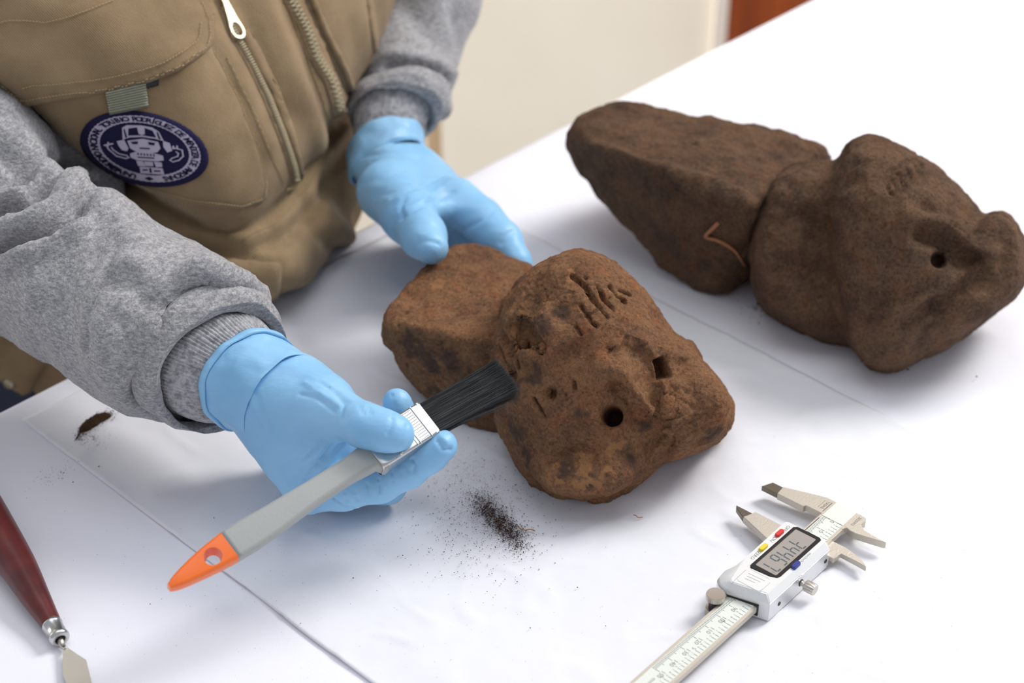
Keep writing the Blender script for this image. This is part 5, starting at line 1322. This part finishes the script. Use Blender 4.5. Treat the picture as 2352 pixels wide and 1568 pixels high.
# ------------------------------------------------------------------ palette knife
kn = empty('palette_knife', tuple(Ph(119, 1428, .01)))
tag(kn, 'palette knife with dark red wooden handle and pale diamond blade at the lower left', 'palette knife')
KI = Matrix.Translation(kn.location).inverted()
def uk(o): o.parent = kn; o.matrix_parent_inverse = KI; return o
def ground_r(u, v, rp):
    """circle of rp pixels lying on the table at that pixel"""
    h = .01
    for _ in range(8): p = Ph(u, v, h); d = (p - CAM) @ FV; r = rp * d / FP; h = (r + .0012) / K
    return Ph(u, v, h), r
hs = [(-190, 905, 20), (-175, 935, 30), (-120, 1030, 42), (-60, 1135, 49), (-5, 1232, 50), (41, 1300, 42), (81, 1370, 33), (105, 1410, 26.5), (119, 1434, 23)]
C_ = [ground_r(*h) for h in hs]; cc = np.array([c[0] for c in C_]); rr = np.array([c[1] for c in C_])
tt = np.linspace(0, len(hs) - 1, 50)
def cr(arr, t):
    i = int(min(t, len(arr) - 1.001)); f = t - i; p = [arr[max(i - 1, 0)], arr[i], arr[i + 1], arr[min(i + 2, len(arr) - 1)]]
    return .5 * ((2 * p[1]) + (-p[0] + p[2]) * f + (2 * p[0] - 5 * p[1] + 4 * p[2] - p[3]) * f * f + (-p[0] + 3 * p[1] - 3 * p[2] + p[3]) * f ** 3)
cen = [cr(cc, t) for t in tt]; rad = [cr(rr, t) for t in tt]
kr = []
for i, (c, r) in enumerate(zip(cen, rad)):
    d = cen[min(i + 1, 49)] - cen[max(i - 1, 0)]; kr.append(ringpts(c, d, r, 40))
kh = uk(loft('handle', kr, M['redwood'], None, True)); tag(kh, 'dark red varnished wooden handle')
kd = (cen[-1] - cen[-4]); kd /= np.linalg.norm(kd)
r0 = rad[-1]
fr = [(-.0004, .90), (-.0002, 1.02), (.0007, 1.08), (.0015, 1.02), (.0018, 1.0), (.0085, .98), (.0088, 1.02), (.0098, 1.06), (.0108, 1.0), (.0118, .80), (.0116, .55), (.0100, .45)]
uk(loft('ferrule', [ringpts(cen[-1] + kd * a, kd, r0 * b, 40) for a, b in fr], M['tin'], None))
uk(loft('ferrule_plug', [ringpts(cen[-1] + kd * a, kd, r0 * b, 24) for a, b in ((.0095, .5), (.0106, .48))], M['hole'], None, True))
a_ = cen[-1] + kd * .010; b_ = Ph(150, 1489, .004)
uk(loft('shank', [ringpts(a_ * (1 - t) + b_ * t - np.array([0, 0, .002 * math.sin(t * 3.14)]), b_ - a_, r, 16) for t, r in ((0, .0019), (.3, .0017), (.6, .0015), (.9, .0013), (1.08, .0011))], M['steel'], None, True))
blade = [(146, 1487), (156, 1487), (178, 1502), (198, 1515), (212, 1572), (222, 1640), (214, 1680), (180, 1640), (144, 1548), (144, 1500)]
bm = bmesh.new()
def bh(v): return .0038 - .0022 * (v - 1487) / 190
t1 = [bm.verts.new(Ph(u, v, bh(v) + .0004)) for u, v in blade]; t0 = [bm.verts.new(Ph(u, v, bh(v))) for u, v in blade]
bm.faces.new(t1); bm.faces.new(t0[::-1])
for i in range(len(blade)): bm.faces.new((t1[i], t0[i], t0[(i + 1) % len(blade)], t1[(i + 1) % len(blade)]))
uk(bm_obj('blade', bm, M['satin'], None))

# ------------------------------------------------------------------ soil, crumbs, fibres
def crumbs(name, P, label, cat=None):
    """small irregular grains at (x, y, radius) on the sheet, one object"""
    base = np.array([(1, 0, 0), (-1, 0, 0), (0, 1, 0), (0, -1, 0), (0, 0, 1), (0, 0, -1)], float); Fo = [(0, 2, 4), (2, 1, 4), (1, 3, 4), (3, 0, 4), (2, 0, 5), (1, 2, 5), (3, 1, 5), (0, 3, 5)]
    r_ = np.random.default_rng(len(P)); Vv = []; Ff = []
    for x, y, r in P:
        k = len(Vv); q = base * r * r_.uniform(.6, 1.25, (6, 3)); a = r_.uniform(0, 6.28); c_, s_ = math.cos(a), math.sin(a)
        q = q @ np.array([[c_, s_, 0], [-s_, c_, 0], [0, 0, 1]]); q[:, 2] *= .8
        Vv += list(q + [x, y, T + .0018 + r * .4]); Ff += [(k + a_, k + b_, k + c2) for a_, b_, c2 in Fo]
    o = mesh(name, Vv, Ff, M['soil'], None, False); tag(o, label, cat, kind='stuff'); return o
rs = np.random.default_rng(21)
P = []
def g(u, v): return Ph(u, v, .0015)[:2]
for i in range(3600):
    t = rs.beta(1.8, 2.6); cu_ = 1080 + (1210 - 1080) * t; cv_ = 1135 + (1265 - 1135) * t; w_ = 26 - 12 * t
    u = cu_ + rs.normal(0, w_); v = cv_ + rs.normal(0, w_ * .9); x, y = g(u, v); P.append((x, y, rs.uniform(.00010, .00022)))
for i in range(1500):
    t = rs.beta(2.0, 2.0); u = 1085 + 130 * t + rs.normal(0, 13); v = 1135 + 130 * t + rs.normal(0, 13); x, y = g(u, v); P.append((x, y, rs.uniform(.0002, .00045)))
for i in range(900):
    u = 1110 + rs.normal(0, 75); v = 1190 + rs.normal(0, 70); x, y = g(u, v); P.append((x, y, rs.uniform(.00015, .0004)))
for i in range(900):
    u = 1060 + rs.normal(0, 34); v = 1095 + rs.normal(0, 34); x, y = g(u, v); P.append((x, y, rs.uniform(.00010, .00018)))
crumbs('brushed_soil', P, 'dark brown soil grains scattered on the sheet beneath the brush', 'soil')
P = []
for i in range(420):
    u = rs.uniform(-20, 2300); v = rs.uniform(950, 1560)
    if rs.random() < .55: u = rs.normal(850, 300); v = rs.normal(1330, 110)
    x, y = g(u, v); P.append((x, y, rs.uniform(.00008, .00022)))
for (u, v, r) in [(1184, 1114, .0006), (1033, 1114, .0004), (1058, 1124, .0005), (1326, 1350, .0005), (811, 1328, .0005), (925, 1276, .0004), (690, 1432, .0004), (345, 1388, .0004), (1198, 1285, .0006), (2243, 866, .0009), (2085, 850, .0012), (1218, 1443, .0005), (1391, 1438, .0004), (168, 1108, .0006), (227, 1072, .0006), (140, 1085, .0005), (146, 1087, .0005), (1740, 700, .0016), (1735, 708, .001), (1760, 716, .001), (492, 1190, .0005)]:
    x, y = g(u, v); P.append((x, y, r))
for i in range(70): u = 120 + rs.normal(0, 26); v = 1095 + rs.normal(0, 12) - (u - 120) * .45; x, y = g(u, v); P.append((x, y, rs.uniform(.00012, .0003)))
for i in range(60): u = 1750 + rs.normal(0, 30); v = 712 + rs.normal(0, 14); x, y = g(u, v); P.append((x, y, rs.uniform(.0002, .0006)))
crumbs('stray_soil_specks', P, 'tiny dark soil specks strewn all over the white sheet and cloth', 'soil')
hp2 = [(172, 1011), (176, 1004), (182, 996), (183, 984), (188, 974), (196, 968), (205, 961), (212, 957), (219, 952), (230, 951), (239, 948), (250, 949), (256, 953), (254, 960), (245, 965), (234, 971), (224, 978), (212, 985), (200, 992), (190, 994), (181, 1003), (176, 1012)]
bm = bmesh.new(); PP = [Ph(u, v, .001) for u, v in hp2]
poly2 = [Vector(p[:2]) for p in PP]; B2 = []
for i in range(len(poly2)):
    a, b = poly2[i], poly2[(i + 1) % len(poly2)]
    for j in range(3): B2.append(a + (b - a) * j / 3 + Vector(rs.normal(0, .0003, 2)))
lo = np.min([list(p) for p in B2], 0); hi = np.max([list(p) for p in B2], 0); I2 = [Vector((x, y)) for x in np.arange(lo[0], hi[0], .0008) for y in np.arange(lo[1], hi[1], .0008)]
r = delaunay_2d_cdt(B2 + I2, [], [list(range(len(B2)))], 1, 1e-7); nb = len(B2); Bn = np.array([list(p) for p in B2]); Vv = []
for p in r[0]:
    d = np.linalg.norm(Bn - np.array(list(p)), axis=1).min(); Vv.append((p[0], p[1], T + .0016 + min(d * .55, .0022) * (1 + .5 * rs.random())))
o = mesh('soil_heap', Vv, [list(f) for f in r[2]], M['soilheap'], None); tag(o, 'small heap of brown soil on the sheet near its left corner', 'soil', kind='stuff')
P = []
for i in range(900):
    t = rs.random(); u = 178 + 78 * t + rs.normal(0, 7); v = 1003 - 52 * t + rs.normal(0, 6) - 8 * math.sin(3.14 * t); x, y = g(u, v); P.append((x, y, rs.uniform(.00015, .0004)))
for i in range(200): u = 205 + rs.normal(0, 20); v = 1005 + rs.normal(0, 16); x, y = g(u, v); P.append((x, y, rs.uniform(.0001, .0003)))
crumbs('soil_fringe', P, 'loose soil grains around the small heap near the sheet corner', 'soil')
def tube(name, pts, r, mat, n=8):
    pts = [np.array(p, float) for p in pts]; Q_ = []
    A = np.array(pts)
    for t in np.linspace(0, len(pts) - 1, len(pts) * 6): Q_.append(cr(A, t))
    return loft(name, [ringpts(Q_[i], Q_[min(i + 1, len(Q_) - 1)] - Q_[max(i - 1, 0)], r(i / len(Q_)) if callable(r) else r, n) for i in range(len(Q_))], mat, None, True)
tag(tube('dry_root', [(lambda h, n: h + n * .0012)(*rt.hit(u, v)) for u, v in [(1651, 510), (1636, 526), (1624, 541), (1646, 548), (1668, 558), (1686, 572), (1698, 588), (1708, 606)]] , lambda t: .0013 - .0006 * t, M['fibre']), 'bent pale brown rootlet stuck on the dark wedge beside the crack', 'root')
tag(tube('dry_fibre', [Ph(u, v, .0025) for u, v in [(1190, 1208), (1196, 1214), (1206, 1217), (1218, 1215), (1229, 1219)]], .00028, M['fibre']), 'thin curled plant fibre on the sheet beside the brushed soil', 'fibre')
tag(tube('dry_fibre', [Ph(u, v, .0025) for u, v in [(1455, 1182), (1461, 1184), (1466, 1188), (1476, 1187)]], .00025, M['fibre']), 'short pale plant fibre on the sheet between stone and caliper', 'fibre')
# wooden post behind the table
px_ = (998 - 1176) / FP; Yp = 1.72; tpp = Yp / (CP + .108 * SP); xp = px_ * tpp
po = box('wooden_post', (xp - .008, Yp - .008), (xp + .008, Yp - .008), (xp + .008, Yp + .008), (xp - .008, Yp + .008), 0, .50, M['lightwood'], None, .002)
tag(po, 'pale wooden post behind the table below the far sleeve', 'post')
